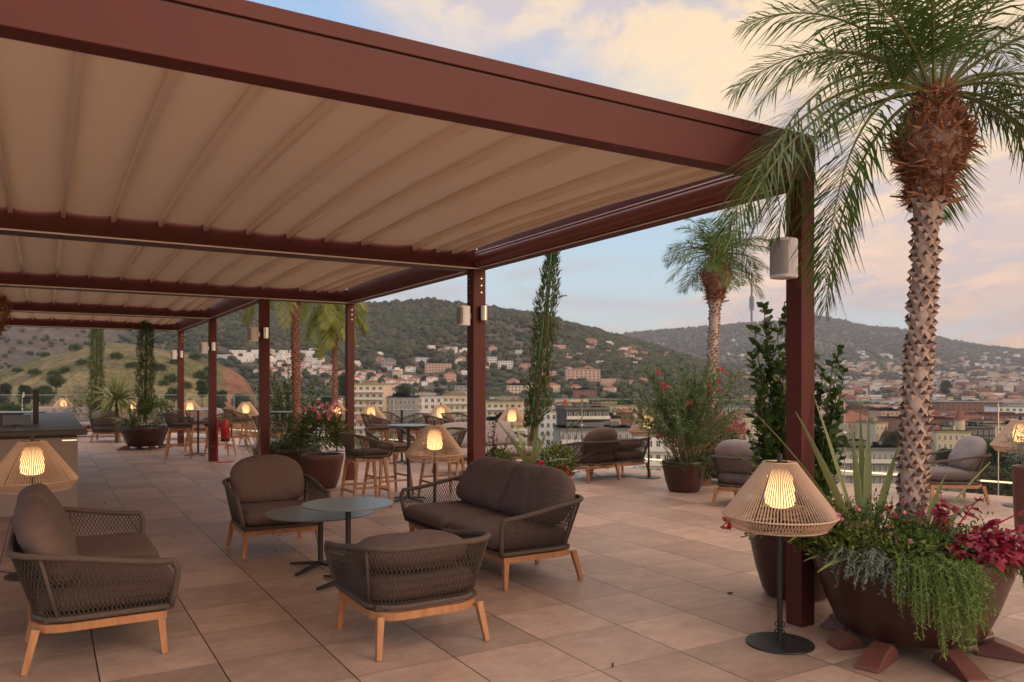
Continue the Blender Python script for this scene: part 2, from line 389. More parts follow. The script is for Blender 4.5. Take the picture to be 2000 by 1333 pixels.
fl = mb.build('terrace_floor', tile_material()); fl.rotation_euler = (0, 0, RA); tag(fl, kind='structure')
# fix orientation
me = fl.data; me.validate()
import bmesh
bm = bmesh.new(); bm.from_mesh(me); bmesh.ops.recalc_face_normals(bm, faces=bm.faces); bm.to_mesh(me); bm.free()

# ================================================================ glass balustrade
def glass_material():
    m, nt, bs = _nt('balustrade_glass'); L = nt.links.new; N = nt.nodes.new
    tr = N('ShaderNodeBsdfTransparent'); tr.inputs[0].default_value = (.90, .945, .925, 1)
    gl = N('ShaderNodeBsdfGlossy'); gl.inputs['Roughness'].default_value = .02
    fr = N('ShaderNodeFresnel'); fr.inputs[0].default_value = 1.45
    mu = N('ShaderNodeMath'); mu.operation = 'MULTIPLY'; L(fr.outputs[0], mu.inputs[0]); mu.inputs[1].default_value = .9
    mx = N('ShaderNodeMixShader'); L(mu.outputs[0], mx.inputs[0]); L(tr.outputs[0], mx.inputs[1]); L(gl.outputs[0], mx.inputs[2])
    L(mx.outputs[0], nt.nodes['Material Output'].inputs['Surface']); return m
M['glass'] = glass_material()
M['glass_edge'] = mat('glass_edge', (.45, .56, .52), .2)
M['led'] = emit('led_line', (1.0, .80, .50), .95)
bal = empty('glass_balustrade', PX(1000, 15.9), 0, 'frameless glass balustrade with slim steel posts along the terrace edge', 'balustrade')
bo = np.array(bal.location)
SLIM = None
def rail_pts():
    pts = []
    for (x, Y, yt) in RAIL:
        p = np.array(PX(x, Y)); pts.append((p, HCAM + (HY - yt)/FPX*Y))
    return pts
rp_ = rail_pts()
pan_proto = None
for i in range(len(rp_)-1):
    (p0, h0), (p1, h1) = rp_[i], rp_[i+1]
    Ln = np.linalg.norm(p1 - p0); k = max(1, round(Ln/1.25)); d = (p1-p0)/Ln; nrm = np.array([d[1], -d[0], 0]); nrm = nrm if nrm[1] < 0 else -nrm
    for j in range(k):
        t0, t1 = j/k, (j+1)/k
        q0 = p0 + (p1-p0)*t0 + d*.008 - nrm*.06; q1 = p0 + (p1-p0)*t1 - d*.008 - nrm*.06
        z0 = h0 + (h1-h0)*t0; z1 = h0 + (h1-h0)*t1
        g = MB(); g.quads([[[*q0[:2], -.1], [*q1[:2], -.1], [*q1[:2], z1], [*q0[:2], z0]]] - np.array([bo[0], bo[1], 0]))
        go = g.build('glass_panel', M['glass'], bal)
        e = MB(); e.taper(np.array([*q0[:2], z0+.004])-bo, np.array([*q1[:2], z1+.004])-bo, .012, .012, up=(0,0,1)); e.build('top_edge', M['glass_edge'], go)
        # post with round clamp
        q = p0 + (p1-p0)*t0 + nrm*.01; z = z0 - .02
        ps = MB(); ps.tube([np.array([*q[:2], 0.0])-bo, np.array([*q[:2], z])-bo], .009, 6)
        po = ps.build('post', M['steel'], bal)
        cl = MB(); cl.lathe([(0, -.028), (.02, -.02), (.028, 0), (.02, .02), (0, .028)], 10); c = cl.build('clamp', M['steel'], po, True)
        c.location = (q[0]-bo[0], q[1]-bo[1], z*.62)
    l = MB(); a0 = p0 - nrm*.02; a1 = p1 - nrm*.02
    l.taper(np.array([*a0[:2], .19])-bo, np.array([*a1[:2], .19])-bo, (.022, .022), (.022, .022), up=(0,0,1)); l.build('led_strip', M['led'], bal)
# ================================================================ pergola
def canopy_material():
    m, nt, bs = _nt('pergola_fabric'); L = nt.links.new; N = nt.nodes.new
    tc = N('ShaderNodeTexCoord'); nz = N('ShaderNodeTexNoise'); nz.inputs['Scale'].default_value = 2.5; nz.inputs['Detail'].default_value = 5
    L(tc.outputs['Object'], nz.inputs['Vector'])
    rp = N('ShaderNodeValToRGB'); rp.color_ramp.elements[0].color = (.74, .62, .49, 1); rp.color_ramp.elements[1].color = (.82, .70, .56, 1); L(nz.outputs['Fac'], rp.inputs[0])
    L(rp.outputs[0], bs.inputs['Base Color']); bs.inputs['Roughness'].default_value = .55
    tr = N('ShaderNodeBsdfTranslucent'); tr.inputs[0].default_value = (.36, .26, .18, 1)
    mx = N('ShaderNodeMixShader'); mx.inputs[0].default_value = .14; L(bs.outputs[0], mx.inputs[1]); L(tr.outputs[0], mx.inputs[2])
    L(mx.outputs[0], nt.nodes['Material Output'].inputs['Surface']); return m
M['fabric'] = canopy_material()
M['rib'] = mat('canopy_rib', (.95, .83, .68), .3, metal=.45)
perg = empty('pergola', (0, 0, 0), 0, 'maroon aluminium pergola with retractable beige fabric roof over the seating', 'pergola')
ZB, ZT, AL = 2.90, 3.12, -4.6
A1, A3 = 4.378, 3.0
def post(a, b, w, ztop, name='post'):
    m = MB(); m.abbox(a-w, a, b, b+w, 0, ztop); o = bevel(m.build(name, M['paint'], perg), .004)
    for zz in (.30,):
        for k in (.3, .7):
            bm_ = MB(); c0 = np.array(AB(a - w*k, b, zz)); bm_.tube([c0 + BX*.002, c0 - BX*.004], .008, 8); bm_.build('bolt', M['steel'], o)
    return o
posts = {}
posts['P1'] = post(A1, 3.47, .128, 3.20)
posts['P2'] = post(A1, 8.0, .16, 2.895)
posts['P3'] = post(A1, 12.5, .12, 2.895)
posts['P4'] = post(A3, 12.47, .14, 2.895)
posts['P5'] = post(A3, 16.9, .14, 2.895)
posts['P6'] = post(A3, 21.3, .14, 2.895)
for k, b in (('P2', 8.0), ('P3', 12.5), ('P6', 21.3)):
    for zz in (2.80, 2.72, 2.64):
        w = .16 if k == 'P2' else .12
        aa = A1 if k != 'P6' else A3
        bm_ = MB(); c0 = np.array(AB(aa - w*.35, b, zz)); bm_.tube([c0 + BX*.002, c0 - BX*.004], .009, 8); bm_.build('bolt', M['steel'], posts[k])
        bm_ = MB(); c0 = np.array(AB(aa - w, b + w*.6, zz)); bm_.tube([c0 + AX*.002, c0 - AX*.004], .009, 8); bm_.build('bolt', M['steel'], posts[k])
# front beam, with a groove and a cap
m = MB(); m.abbox(AL, A1-.0, 3.47, 3.60, 2.922, 3.143); fb = bevel(m.build('front_beam', M['paint'], perg), .004)
m = MB(); m.abbox(AL, A1-.0, 3.485, 3.60, 3.143, 3.159); m.build('groove', M['rail'], fb)
m = MB(); m.abbox(AL, A1+.0, 3.468, 3.62, 3.159, 3.232); bevel(m.build('cap', M['paint'], fb), .004)
def cross(b, a1, w=.24, z0=ZB, z1=ZT):
    m = MB(); m.abbox(AL, a1, b, b+w, z0+.012, z1); o = bevel(m.build('cross_beam', M['paint'], perg), .004)
    m = MB(); m.abbox(AL, a1, b-.012, b+w+.012, z0-.002, z0+.010); m.build('lower_flange', M['rail'], o)
    m = MB(); m.abbox(AL, a1, b-.006, b-.0005, z0+.075, z0+.082); m.build('seam', M['rail'], o)
    m = MB(); m.abbox(AL, a1-.02, b-.022, b-.0125, z0-.002, z0+.012); m.build('edge_trim', M['pale_strip'], o)
    return o
cross(7.98, A1); cross(12.47, A1); cross(16.9, A3); cross(21.3, A3, .2)
def side(a1, b0, b1, z0=ZB, z1=ZT, w=.13, box=False):
    m = MB(); m.abbox(a1-w, a1, b0, b1, z0, z1+.115); o = bevel(m.build('side_beam', M['paint'], perg), .004)
    m = MB(); m.abbox(a1-w-.012, a1-w-.0005, b0, b1, z0+.002, z0+.010); m.build('edge_trim', M['pale_strip'], o)
    if box:       # rounded screen box along the inner face
        ang = np.linspace(-math.pi/2, math.pi/2, 14); zc = (z0+z1)/2 - .012; r = .078
        V = []
        for bb in (b0, b1):
            V.append([np.array(AB(a1-w-.002 - .05*math.cos(t), bb, zc + r*math.sin(t))) for t in ang])
        g = MB(); g.grid(np.array(V)); s = g.build('screen_box', M['paint_lit_gloss'], o, True)
        m = MB(); m.abbox(a1-w-.03, a1-w-.001, b0, b1, zc+r+.002, zc+r+.012); m.build('edge_trim', M['pale_strip'], o)
    return o
side(A1, 3.602, 7.966, box=True); side(A1, 8.235, 12.456); side(A3, 12.725, 16.886); side(A3, 17.155, 21.286)
for a1, b0, b1 in ((A1-.13, 3.60, 7.98), (A1-.13, 8.22, 12.47), (A3-.13, 12.71, 16.9), (A3-.13, 17.14, 21.3)):
    # rails the fabric runs in: canopy + ribs
    step = .393; ribs = []
    a = -.26 - step*11
    while a < a1 - 1.05:
        ribs.append(a); a += step
    for d in (.78, .50, .30, .17, .08):
        ribs.append(a1 - d)
    camb = .045
    zf = lambda t: 3.115 + camb*4*t*(1-t)*.9
    nb = 26; V = []
    tt = np.linspace(0, 1, nb)
    aa = []
    for i in range(len(ribs)-1):
        n = 9
        for j in range(n):
            aa.append((ribs[i] + (ribs[i+1]-ribs[i])*j/n, j/n, ribs[i+1]-ribs[i]))
    aa.append((ribs[-1], 0, .1))
    for (a, u, w) in aa:
        row = []
        sag = .046*min(1, (w/.393)**.3)*(1 + (.9 if w < .35 else 0))*(4*u*(1-u))**.5
        for t in tt:
            bb = b0 + .02 + (b1-b0-.05)*t
            z = zf(t) - sag*(.75 + .25*math.sin(3.1*t + a*2)) + .006*mnoise.noise(Vector((a*3, bb*1.5, 0)))
            row.append(AB(a, bb, z))
        V.append(row)
    g = MB(); g.grid(np.array(V)); can = g.build('canopy', M['fabric'], perg, True)
    for i, a in enumerate(ribs[:-2]):
        vis = a > -3.2
        if not vis: continue
        g = MB(); pts = []
        for t in np.linspace(0, 1, 14):
            bb = b0 + .01 + (b1-b0-.02)*t
            z = zf(t)
            pts.append([AB(a-.016, bb, z-.068), AB(a+.016, bb, z-.068), AB(a+.016, bb, z+.004), AB(a-.016, bb, z+.004)])
        pts = np.array(pts)
        g.grid(np.concatenate([pts, pts[:, :1]], 1), flip=True); k = g.n
        g.f += [(0, 1, 2, 3), tuple(len(pts)*5-5+q for q in (3, 2, 1, 0))]; g.m += [0, 0]
        g.build('rib', M['rib'], can)

# ---- speakers and wall lamps on the posts
def speaker(name, a, b, z0, z1, w, d, label):
    # faces -A, mounted on a post's left face; rounded vertical box
    e = empty(name, AB(a, b, z0), 0, label, 'loudspeaker', 'loudspeakers fixed to the pergola posts')
    out = []
    n = 20
    for k in range(n):
        t = 2*math.pi*k/n; c, s = math.cos(t), math.sin(t)
        out.append((d/2*np.sign(c)*abs(c)**.5, w/2*np.sign(s)*abs(s)**.62))
    h = z1 - z0; V = []
    for z, sc in ((0, .93), (.008, 1), (h-.008, 1), (h, .93)):
        V.append([-AX*(d/2 + .018) + AX*x*sc + BX*y*sc + np.array([0,0,z]) for x, y in out])
    V = np.array(V); g = MB(); g.grid(np.concatenate([V, V[:, :1]], 1), flip=False)
    g.f += [tuple(range(n))[::-1], tuple(3*(n+1)+q for q in range(n))]; g.m += [0, 0]
    b_ = g.build('housing', M['speaker'], e, True, 30)
    g = MB(); V = []
    for z in (.02, h-.02):
        V.append([-AX*(d/2 + .018) + AX*x*1.012 + BX*y*1.012 + np.array([0,0,z]) for x, y in out if x < -d*.18])
    g.grid(np.array(V)); g.build('grille', M['speaker_g'], b_, True)
    g = MB(); g.abbox(-.024, -.001, -.035, .035, h*.35, h*.65); g.build('bracket', M['steel'], e)
    return e
speaker('loudspeaker', A1-.128, 3.535, 2.283, 2.54, .15, .15, 'large white loudspeaker high on the nearest pergola post below the palm frond')
speaker('loudspeaker', A1-.16, 8.08, 2.255, 2.48, .14, .14, 'light grey loudspeaker on the second pergola post above the two seat sofa')
speaker('loudspeaker', A3-.14, 12.54, 2.235, 2.46, .15, .16, 'dark brown looking loudspeaker on the post in front of the palm trunk')
speaker('loudspeaker', A3-.14, 16.97, 2.19, 2.42, .15, .16, 'small loudspeaker on the post beside the fire extinguisher')
speaker('loudspeaker', A3-.14, 21.37, 2.19, 2.42, .14, .14, 'tiny pale loudspeaker on the farthest pergola post')
def walllamp(a, b, z0, label):
    e = empty('wall_lamp', AB(a, b, z0), 0, label, 'wall lamp', 'steel up-down lamps on the pergola posts')
    g = MB(); c = -BX*.05; g.lathe([(.036, 0), (.040, .002), (.040, .168), (.036, .17)], 20, center=(c[0], c[1])); g.build('cylinder_body', M['steel'], e, True, 30)
    g = MB(); g.abbox(-.015, .015, -.012, -.001, .05, .12); g.build('mount', M['steel'], e)
    g = MB(); g.lathe([(.030, -.004), (.030, -.001)], 16, center=(c[0], c[1])); g.build('lens', M['glass_edge'], e)
walllamp(A1-.05, 8.0, 2.315, 'short steel cylinder lamp on the second pergola post, beside the grey loudspeaker')
walllamp(A3-.07, 12.47, 2.285, 'short steel cylinder lamp on the post in front of the palm trunk')
walllamp(A3-.07, 16.9, 2.25, 'short steel cylinder lamp on the post beside the fire extinguisher')
walllamp(A3-.07, 21.3, 2.23, 'tiny steel cylinder lamp on the farthest pergola post')
# ================================================================ rope furniture
def u_path(Wd, D, r, n):
    seg = []
    for t in np.linspace(0, 1, 40): seg.append((-Wd/2, -D/2 + (D-r)*t))
    for t in np.linspace(0, 1, 24)[1:]:
        a = math.pi - t*math.pi/2; seg.append((-Wd/2 + r + r*math.cos(a), D/2 - r + r*math.sin(a)))
    for t in np.linspace(0, 1, 40)[1:]: seg.append((-Wd/2 + r + (Wd-2*r)*t, D/2))
    for t in np.linspace(0, 1, 24)[1:]:
        a = math.pi/2 - t*math.pi/2; seg.append((Wd/2 - r + r*math.cos(a), D/2 - r + r*math.sin(a)))
    for t in np.linspace(0, 1, 40)[1:]: seg.append((Wd/2, D/2 - r - (D-r)*t))
    p = np.array(seg); s = np.concatenate([[0], np.cumsum(np.linalg.norm(np.diff(p, axis=0), axis=1))])
    q = np.linspace(0, s[-1], n)
    return np.stack([np.interp(q, s, p[:,0]), np.interp(q, s, p[:,1])], 1), s[-1]
def pillow(mb, c, ux, uy, un, w, h, T, nq, p=3.0, wr=0.0, seed=0, mi=0, rings=9, ang=96, bulge=1.0):
    ux, uy, un, c = (np.array(q, float) for q in (ux, uy, un, c)); V = []
    def outline(t):
        C, S = math.cos(t), math.sin(t)
        q = (0 if C >= 0 else 1) if S >= 0 else (3 if C < 0 else 2)   # 0 top-right,1 top-left,2 bottom-right,3 bottom-left
        n = nq[q]
        k = (abs(C)**n + abs(S)**n)**(-1/n)
        return C*k, S*k
    O = [outline(2*math.pi*i/ang) for i in range(ang)]
    def layer(r, sg):
        th = T/2*max(0.0, 1 - r**p)**.5*sg
        row = []
        for i, (x, y) in enumerate(O):
            q = c + ux*(x*r*w/2) + uy*(y*r*h/2) + un*th
            if wr:
                nn = mnoise.noise(Vector((q[0]*9+seed, q[1]*9, q[2]*9)))
                cr = mnoise.noise(Vector((math.atan2(y, x)*11+seed, r*1.5, seed)))
                q = q + un*sg*wr*nn*(1-r**6) + un*sg*wr*1.9*cr*(r**3)*(1-r**12)
            row.append(q)
        return row
    rs = [math.sin(math.pi/2*k/rings) for k in range(1, rings)]
    rows = [layer(1e-3, 1)] + [layer(r, 1) for r in rs] + [layer(1.0, 0)] + [layer(r, -1) for r in rs[::-1]] + [layer(1e-3, -1)]
    V = np.array(rows); V = np.concatenate([V, V[:, :1]], 1)
    mb.grid(V, mi, flip=True)
def legs_base(root, Wd, D, z, mids=(), splay=.055, sec=.045, name='leg'):
    xs, ys = Wd/2 - .03, D/2 - .03
    for sx in (-1, 1):
        for sy in (-1, 1):
            g = MB(); g.taper((sx*xs, sy*ys, z+.03), (sx*(xs+splay*.55), sy*(ys+splay*(1.0 if sy > 0 else .35)), 0), sec, sec*.72, up=(1, 0, 0))
            bevel(g.build(name, M['teak'], root), .004)
    for mx, sy in mids:
        g = MB(); g.taper((mx, sy*ys, z+.03), (mx, sy*(ys+splay*.9), 0), sec, sec*.72, up=(1, 0, 0)); bevel(g.build(name, M['teak'], root), .004)
def shell(root, Wd, D, r, zb, za, zk, inset, ncol, rows, rope=.0032, rim=.019, flat_back=False, split=None):
    n = ncol + 1
    top, _ = u_path(Wd, D, r, n); bot, _ = u_path(Wd - 2*inset, D - inset*1.3, max(.05, r - inset*.4), n)
    bot[:, 1] -= inset*.35
    ss = lambda x: x*x*(3-2*x)
    f = np.array([ss(min(1, max(0, (y + D/2)/D*1.08))) for y in top[:, 1]])
    zt = za + (zk - za)*f
    top = top + np.column_stack([np.zeros(n), .055*f])
    T = np.column_stack([top, zt]); B = np.column_stack([bot, np.full(n, zb)])
    # rope weave: neighbouring ropes touch alternately
    g = MB(); K = rows*2
    tang = np.gradient(T, axis=0); tang /= np.linalg.norm(tang, axis=1, keepdims=True)
    sp = np.linalg.norm(np.diff(T, axis=0), axis=1).mean()
    vv = np.linspace(0, 1, K*2+1)
    for i in range(1, n-1):
        w = np.sin(vv*K*math.pi/1.0 + (0 if i % 2 else math.pi))
        w = np.sign(w)*np.abs(w)**.7
        pts = B[i]*(1-vv[:, None]) + T[i]*vv[:, None] + tang[i]*(w*sp*.40)[:, None]
        g.tube(pts, rope, 3, cap=False)
    g.build('rope_weave', M['rope_dark'], root)
    # wrapped frame
    fr = MB()
    fl, frr = T[0] + np.array([0, -.012, -.03]), T[-1] + np.array([0, -.012, -.03])
    loop = [B[0]] + [B[0]*(1-t) + fl*t + np.array([0, -.008*math.sin(t*3.1), 0]) for t in (.25, .5, .75, .93)] + list(T[1:-1:2]) + [B[-1]*(1-t) + frr*t + np.array([0, -.008*math.sin(t*3.1), 0]) for t in (.93, .75, .5, .25)] + [B[-1]]
    fr.tube(loop, rim, 8)
    fr.tube(B[::2] if (n % 2) else np.vstack([B[::2], B[-1:]]), rim*.92, 8)
    fr.tube([B[0], B[-1]], rim*.8, 8)
    fo = fr.build('rope_frame', M['rope'], root, True)
    # seam ribs at the back corners
    arc = np.linalg.norm(np.diff(T, axis=0), axis=1); cs = np.concatenate([[0], np.cumsum(arc)])
    for s in ((D - r*.35), cs[-1] - (D - r*.35)):
        i = int(np.argmin(abs(cs - s))); sm = MB(); sm.tube([B[i], (B[i]+T[i])/2, T[i]], rim*.62, 6); sm.build('seam_rib', M['rope'], fo, True)
    return T, B
def wood_frame(root, Wd, D, r, z, h=.045, th=.035):
    p, _ = u_path(Wd, D, r, 60)
    loop = np.vstack([p, p[:1]]); n = len(p); V = []
    cx = p.mean(0)
    for i in range(n):
        t = p[min(i+1, n-1)] - p[max(i-1, 0)]; t = t/np.linalg.norm(t); nn = np.array([t[1], -t[0]])  # inward/outward
        o = p[i]; q = o + nn*th
        V.append([[*o, z], [*q, z], [*q, z+h], [*o, z+h], [*o, z]])
    g = MB(); g.grid(np.array(V)); g.box((-Wd/2+.004, -D/2-.002, z), (Wd/2-.004, -D/2+th, z+h-.002)); g.build('wood_frame', M['teak'], root)
def lounge(Wd, D, name, seats, cush, zk, ncol, label=None, cat=None, group=None, mids=()):
    root = empty(name, (0, 0, 0), 0, label, cat, group)
    ins = .065; bw, bd = Wd - 2*ins, D - ins*1.3
    legs_base(root, bw, bd, .205, mids)
    wood_frame(root, bw, bd, .18, .205)
    shell(root, Wd, D, .23, .275, .555, zk, ins, ncol, 7)
    g = MB(); g.box((-bw/2+.02, -bd/2+.0, .262), (bw/2-.02, bd/2-.07, .292)); g.build('seat_deck', M['rope_dark'], root)
    k = seats; sw = (Wd - .11)/k
    for i in range(k):
        g = MB(); cx = -Wd/2 + .055 + sw*(i+.5)
        pillow(g, (cx, -.055, .362), (1,0,0), (0,1,0), (0,0,1), sw-.006, D-.03, .148, (5, 5, 9, 9), 9, .006, i*3.3+Wd)
        g.build('seat_cushion', cush, root, True)
        g = MB(); th = math.radians(29); uy = (0, math.sin(th), math.cos(th)); un = (0, -math.cos(th), math.sin(th))
        h = .50; nq = (2.5, 2.5, 5, 5) if k == 1 else ((14, 2.3, 14, 4) if i == 0 else (2.3, 14, 4, 14))
        bwid = (Wd - .13)/k + .004
        cx2 = -Wd/2 + .065 + (bwid-.004)*(i+.5)
        pillow(g, (cx2, D/2 - .125, .650), (1,0,0), uy, un, bwid, h, .215, nq, 3.2 if k == 1 else 4.5, .014, i*5.1+Wd)
        g.build('back_cushion', cush, root, True)
    return root
chairs_g = 'rope lounge armchairs on the terrace'; sofas_g = 'rope two-seat sofas on the terrace'
arm = lounge(.84, .78, 'lounge_armchair', 1, M['cushion'], .645, 164)
armp = lounge(.84, .78, 'lounge_armchair', 1, M['cushion_pale'], .645, 110)
sofa = lounge(1.98, .78, 'rope_sofa', 2, M['cushion'], .65, 262, mids=((.28, 1), (-.28, 1)))
used = set()
def place(proto, loc, rz, label, cat, group, scale=1.0):
    o = proto if proto.name not in used else copy_tree(proto)
    used.add(proto.name)
    o.location = loc; o.rotation_euler = (0, 0, rz); o.scale = (scale,)*3
    return tag(o, label, cat, group)
HP = math.pi/2
near_ = place(arm, AB(2.00, 4.66), RA + math.pi, 'nearest rope armchair seen from behind, in front of the coffee tables', 'armchair', chairs_g)
place(arm, AB(1.90, 7.73), RA, 'rope armchair facing the camera across the coffee tables, brown rounded back cushion', 'armchair', chairs_g)
# its back cushion has slid down flat on to the seat
def flatten_back(root):
    for ch in root.children:
        if ch.name.startswith('back_cushion'):
            Mx = Matrix.Translation((0, .03, .535)) @ Matrix.Rotation(math.radians(-58), 4, 'X') @ Matrix.Translation((0, -(.78/2-.125), -.650))
            ch.matrix_basis = Mx
place(sofa, AB(3.38, 6.17), RA - HP, 'two seat rope sofa right of the coffee tables, both back cushions showing', 'sofa', sofas_g)
place(sofa, AB(.27, 5.99), RA + HP, 'two seat rope sofa at the left edge in front of the lit lamp', 'sofa', sofas_g)
place(arm, PX(1150, 13.1), RA + math.pi + .12, 'rope armchair seen from behind, left of the pair beyond the sofa', 'armchair', chairs_g)
ac2_ = place(arm, PX(1211, 13.6), RA + math.pi + .05, 'rope armchair seen from behind, right of the pair beside the slim lamp', 'armchair', chairs_g)
place(armp, PX(1466, 10.3), RA + HP + .35, 'rope armchair with lavender grey cushion behind the oleander pot', 'armchair', chairs_g)
place(armp, PX(1850, 10.75), -HP - .12, 'pale rope armchair side-on behind the big palm planter', 'armchair', chairs_g)
place(armp, PX(212, 21.6), RA + math.pi - .25, 'small rope armchair seen from behind left of the far planter', 'armchair', chairs_g)
sofap = lounge(1.9, .82, 'rope_sofa', 2, M['cushion_pale'], .65, 160)
place(sofap, PX(948, 14.3), RA + .15, 'pale cushioned rope sofa half hidden behind the second pergola post', 'sofa', sofas_g)
place(sofap, PX(376, 22.6), .2, 'pale sofa by the glass behind the far bar stools', 'sofa', sofas_g)

flatten_back(near_); flatten_back(ac2_)
# far modular sofas: plain upholstered
def modular(loc, rz, w, label):
    root = empty('modular_sofa', loc, rz, label, 'sofa', 'pale modular sofas at the far end')
    for sx in (-1, 1):
        for sy in (-1, 1):
            g = MB(); g.taper((sx*(w/2-.1), sy*.3, .2), (sx*(w/2-.06), sy*.36, 0), .05, .035, up=(1,0,0)); g.build('leg', M['teak'], root)
    g = MB(); g.box((-w/2, -.4, .17), (w/2, .4, .25)); bevel(g.build('base', M['teak'], root), .01)
    n = 2
    for i in range(n):
        sw = w/n; cx = -w/2 + sw*(i+.5)
        g = MB(); pillow(g, (cx, -.02, .34), (1,0,0), (0,1,0), (0,0,1), sw-.01, .8, .18, (8,)*4, 9, .004, i); g.build('seat_cushion', M['cushion_pale'], root, True)
        g = MB(); pillow(g, (cx, .30, .62), (1,0,0), (0,.2,.98), (0,-.98,.2), sw-.02, .50, .2, (5,)*4, 4, .01, i+9); g.build('back_cushion', M['cushion_pale'], root, True)
    return root
modular(PX(182, 23.6), .12, 1.9, 'long pale modular sofa beyond the dark bar counter')
modular(PX(104, 24.3), .5, 1.2, 'pale modular sofa in front of the far left lamp')

# bar stools
def make_stool():
    root = empty('bar_stool')
    Wd, D = .56, .52
    xs, ys = .19, .18; feet = {}
    for sx in (-1, 1):
        for sy in (-1, 1):
            p0 = np.array((sx*xs, sy*ys, .65)); p1 = np.array((sx*(xs+.075), sy*(ys+.075), 0)); feet[sx, sy] = (p0, p1)
            g = MB(); g.taper(p0, p1, .042, .030, up=(1,0,0)); bevel(g.build('leg', M['teak'], root), .004)
    g = MB()
    for a, b in (((-1,-1),(1,-1)), ((1,-1),(1,1)), ((1,1),(-1,1)), ((-1,1),(-1,-1))):
        for z, s, mi in ((.612, (.04, .026), 0),):
            pa = feet[a][0]; pb = feet[b][0]; g.taper((pa[0], pa[1], z), (pb[0], pb[1], z), s, s, up=(0,0,1))
    g.build('seat_frame', M['teak'], root)
    for a, b, z in (((-1,-1),(1,-1),.22), ((1,-1),(1,1),.27), ((1,1),(-1,1),.22), ((-1,1),(-1,-1),.27)):
        t = 1 - z/.65; pa = feet[a][0]*(1-t) + feet[a][1]*t; pb = feet[b][0]*(1-t) + feet[b][1]*t
        g = MB(); g.taper(pa, pb, .026, .026, up=(0,0,1)); g.build('stretcher', M['teak'], root)
    shell(root, Wd, D, .20, .665, .82, .945, .05, 84, 5, rope=.0038, rim=.016)
    g = MB(); g.box((-.21, -.22, .650), (.21, .19, .675)); g.build('seat_deck', M['rope_dark'], root)
    g = MB(); pillow(g, (0, -.03, .705), (1,0,0), (0,1,0), (0,0,1), .47, .46, .065, (3.5, 3.5, 7, 7), 8, .003); g.build('seat_cushion', M['cushion'], root, True)
    return root
stool = make_stool()
sg = 'rope and teak bar stools round the high tables'
for loc, rz, lab in (
    (AB(3.56, 9.74), RA + HP, 'nearest bar stool, facing right toward the near high table, by the round planter'),
    (AB(4.22, 10.62), RA + .1, 'bar stool facing the camera behind the near high table'),
    (AB(4.80, 10.02), RA - HP, 'bar stool behind the middle lamp, only its back and legs showing'),
    (PX(735, 16.3), RA + HP - .3, 'bar stool left of the railing high table, in front of the lamp'),
    (PX(752, 17.3), RA + .2, 'bar stool with arched back just behind another stool by the railing lamp'),
    (PX(808, 16.4), RA - HP + .1, 'bar stool right of the railing high table with its back to the right'),
    (PX(858, 15.9), RA + HP - .3, 'bar stool right of the near table top, in front of a lit lamp'),
    (PX(893, 16.6), RA + .2, 'bar stool with arched back left of the second pergola post'),
    (PX(350, 16.9), RA + HP - .2, 'bar stool beside the far planter, its back to the left'),
    (PX(430, 17.1), RA - HP + .1, 'bar stool half behind the post with the fire extinguisher'),
    (PX(390, 18.4), RA + .1, 'bar stool behind the far high table, facing the camera'),
    (PX(462, 19.4), RA + HP - .2, 'bar stool right of the fire extinguisher in front of a lamp'),
    (PX(494, 20.3), RA + .1, 'bar stool with arched back in front of the far lamp left of the palm post'),
    (PX(528, 15.3), RA + HP - .4, 'bar stool behind the plumed grass, its lower half hidden by leaves')):
    place(stool, loc, rz, lab, 'bar stool', sg)

# tables
def make_table(r, h, foot, label, loc, rz, cat='table', name='coffee_table', group=None):
    root = empty(name, loc, rz, label, cat, group)
    g = MB(); g.lathe([(r-.004, h-.012), (r, h-.009), (r, h-.003), (r-.003, h)], 64); g.build('table_top', [M['hpl']], root, True, 30)
    g = MB(); g.lathe([(r*.3, h-.02), (r*.3, h-.0125)], 24); g.build('top_plate', M['black'], root)
    g = MB(); g.tube([(0,0,.045), (0,0,h-.02)], .022, 14); g.build('pole', M['black'], root, True, 40)
    for k in range(4):
        a = k*HP; g = MB(); c, s = math.cos(a), math.sin(a)
        g.taper((c*.015, s*.015, .045), (c*foot, s*foot, .014), (.045, .028), (.032, .016), up=(0,0,1)); bevel(g.build('foot', M['black'], root), .004)
    return root
tl = np.array(F(626, 1110)); make_table(.455, .487, .32, 'lower round grey coffee table tucked under the taller one', tuple(tl), RA + .62, 'coffee table', 'coffee_table', 'round grey coffee tables')
make_table(.36, .64, .30, 'taller round grey coffee table overlapping the lower one', PX(680, 6.29), RA + .35, 'coffee table', 'coffee_table', 'round grey coffee tables')
hg = 'round high tables'
make_table(.29, 1.03, .29, 'near high round table between the bar stools and the middle lamp', PX(798, 10.7), RA + .3, 'high table', 'high_table', hg)
make_table(.27, 1.075, .27, 'high round table by the railing in front of the white apartments', PX(785, 15.6), RA, 'high table', 'high_table', hg)
make_table(.30, 1.0, .30, 'high round table left of the post with the fire extinguisher', PX(387, 17.4), RA + .2, 'high table', 'high_table', hg)
make_table(.30, 1.02, .30, 'high round table behind the palm trunk and plumed grass', PX(552, 15.9), RA, 'high table', 'high_table', hg)

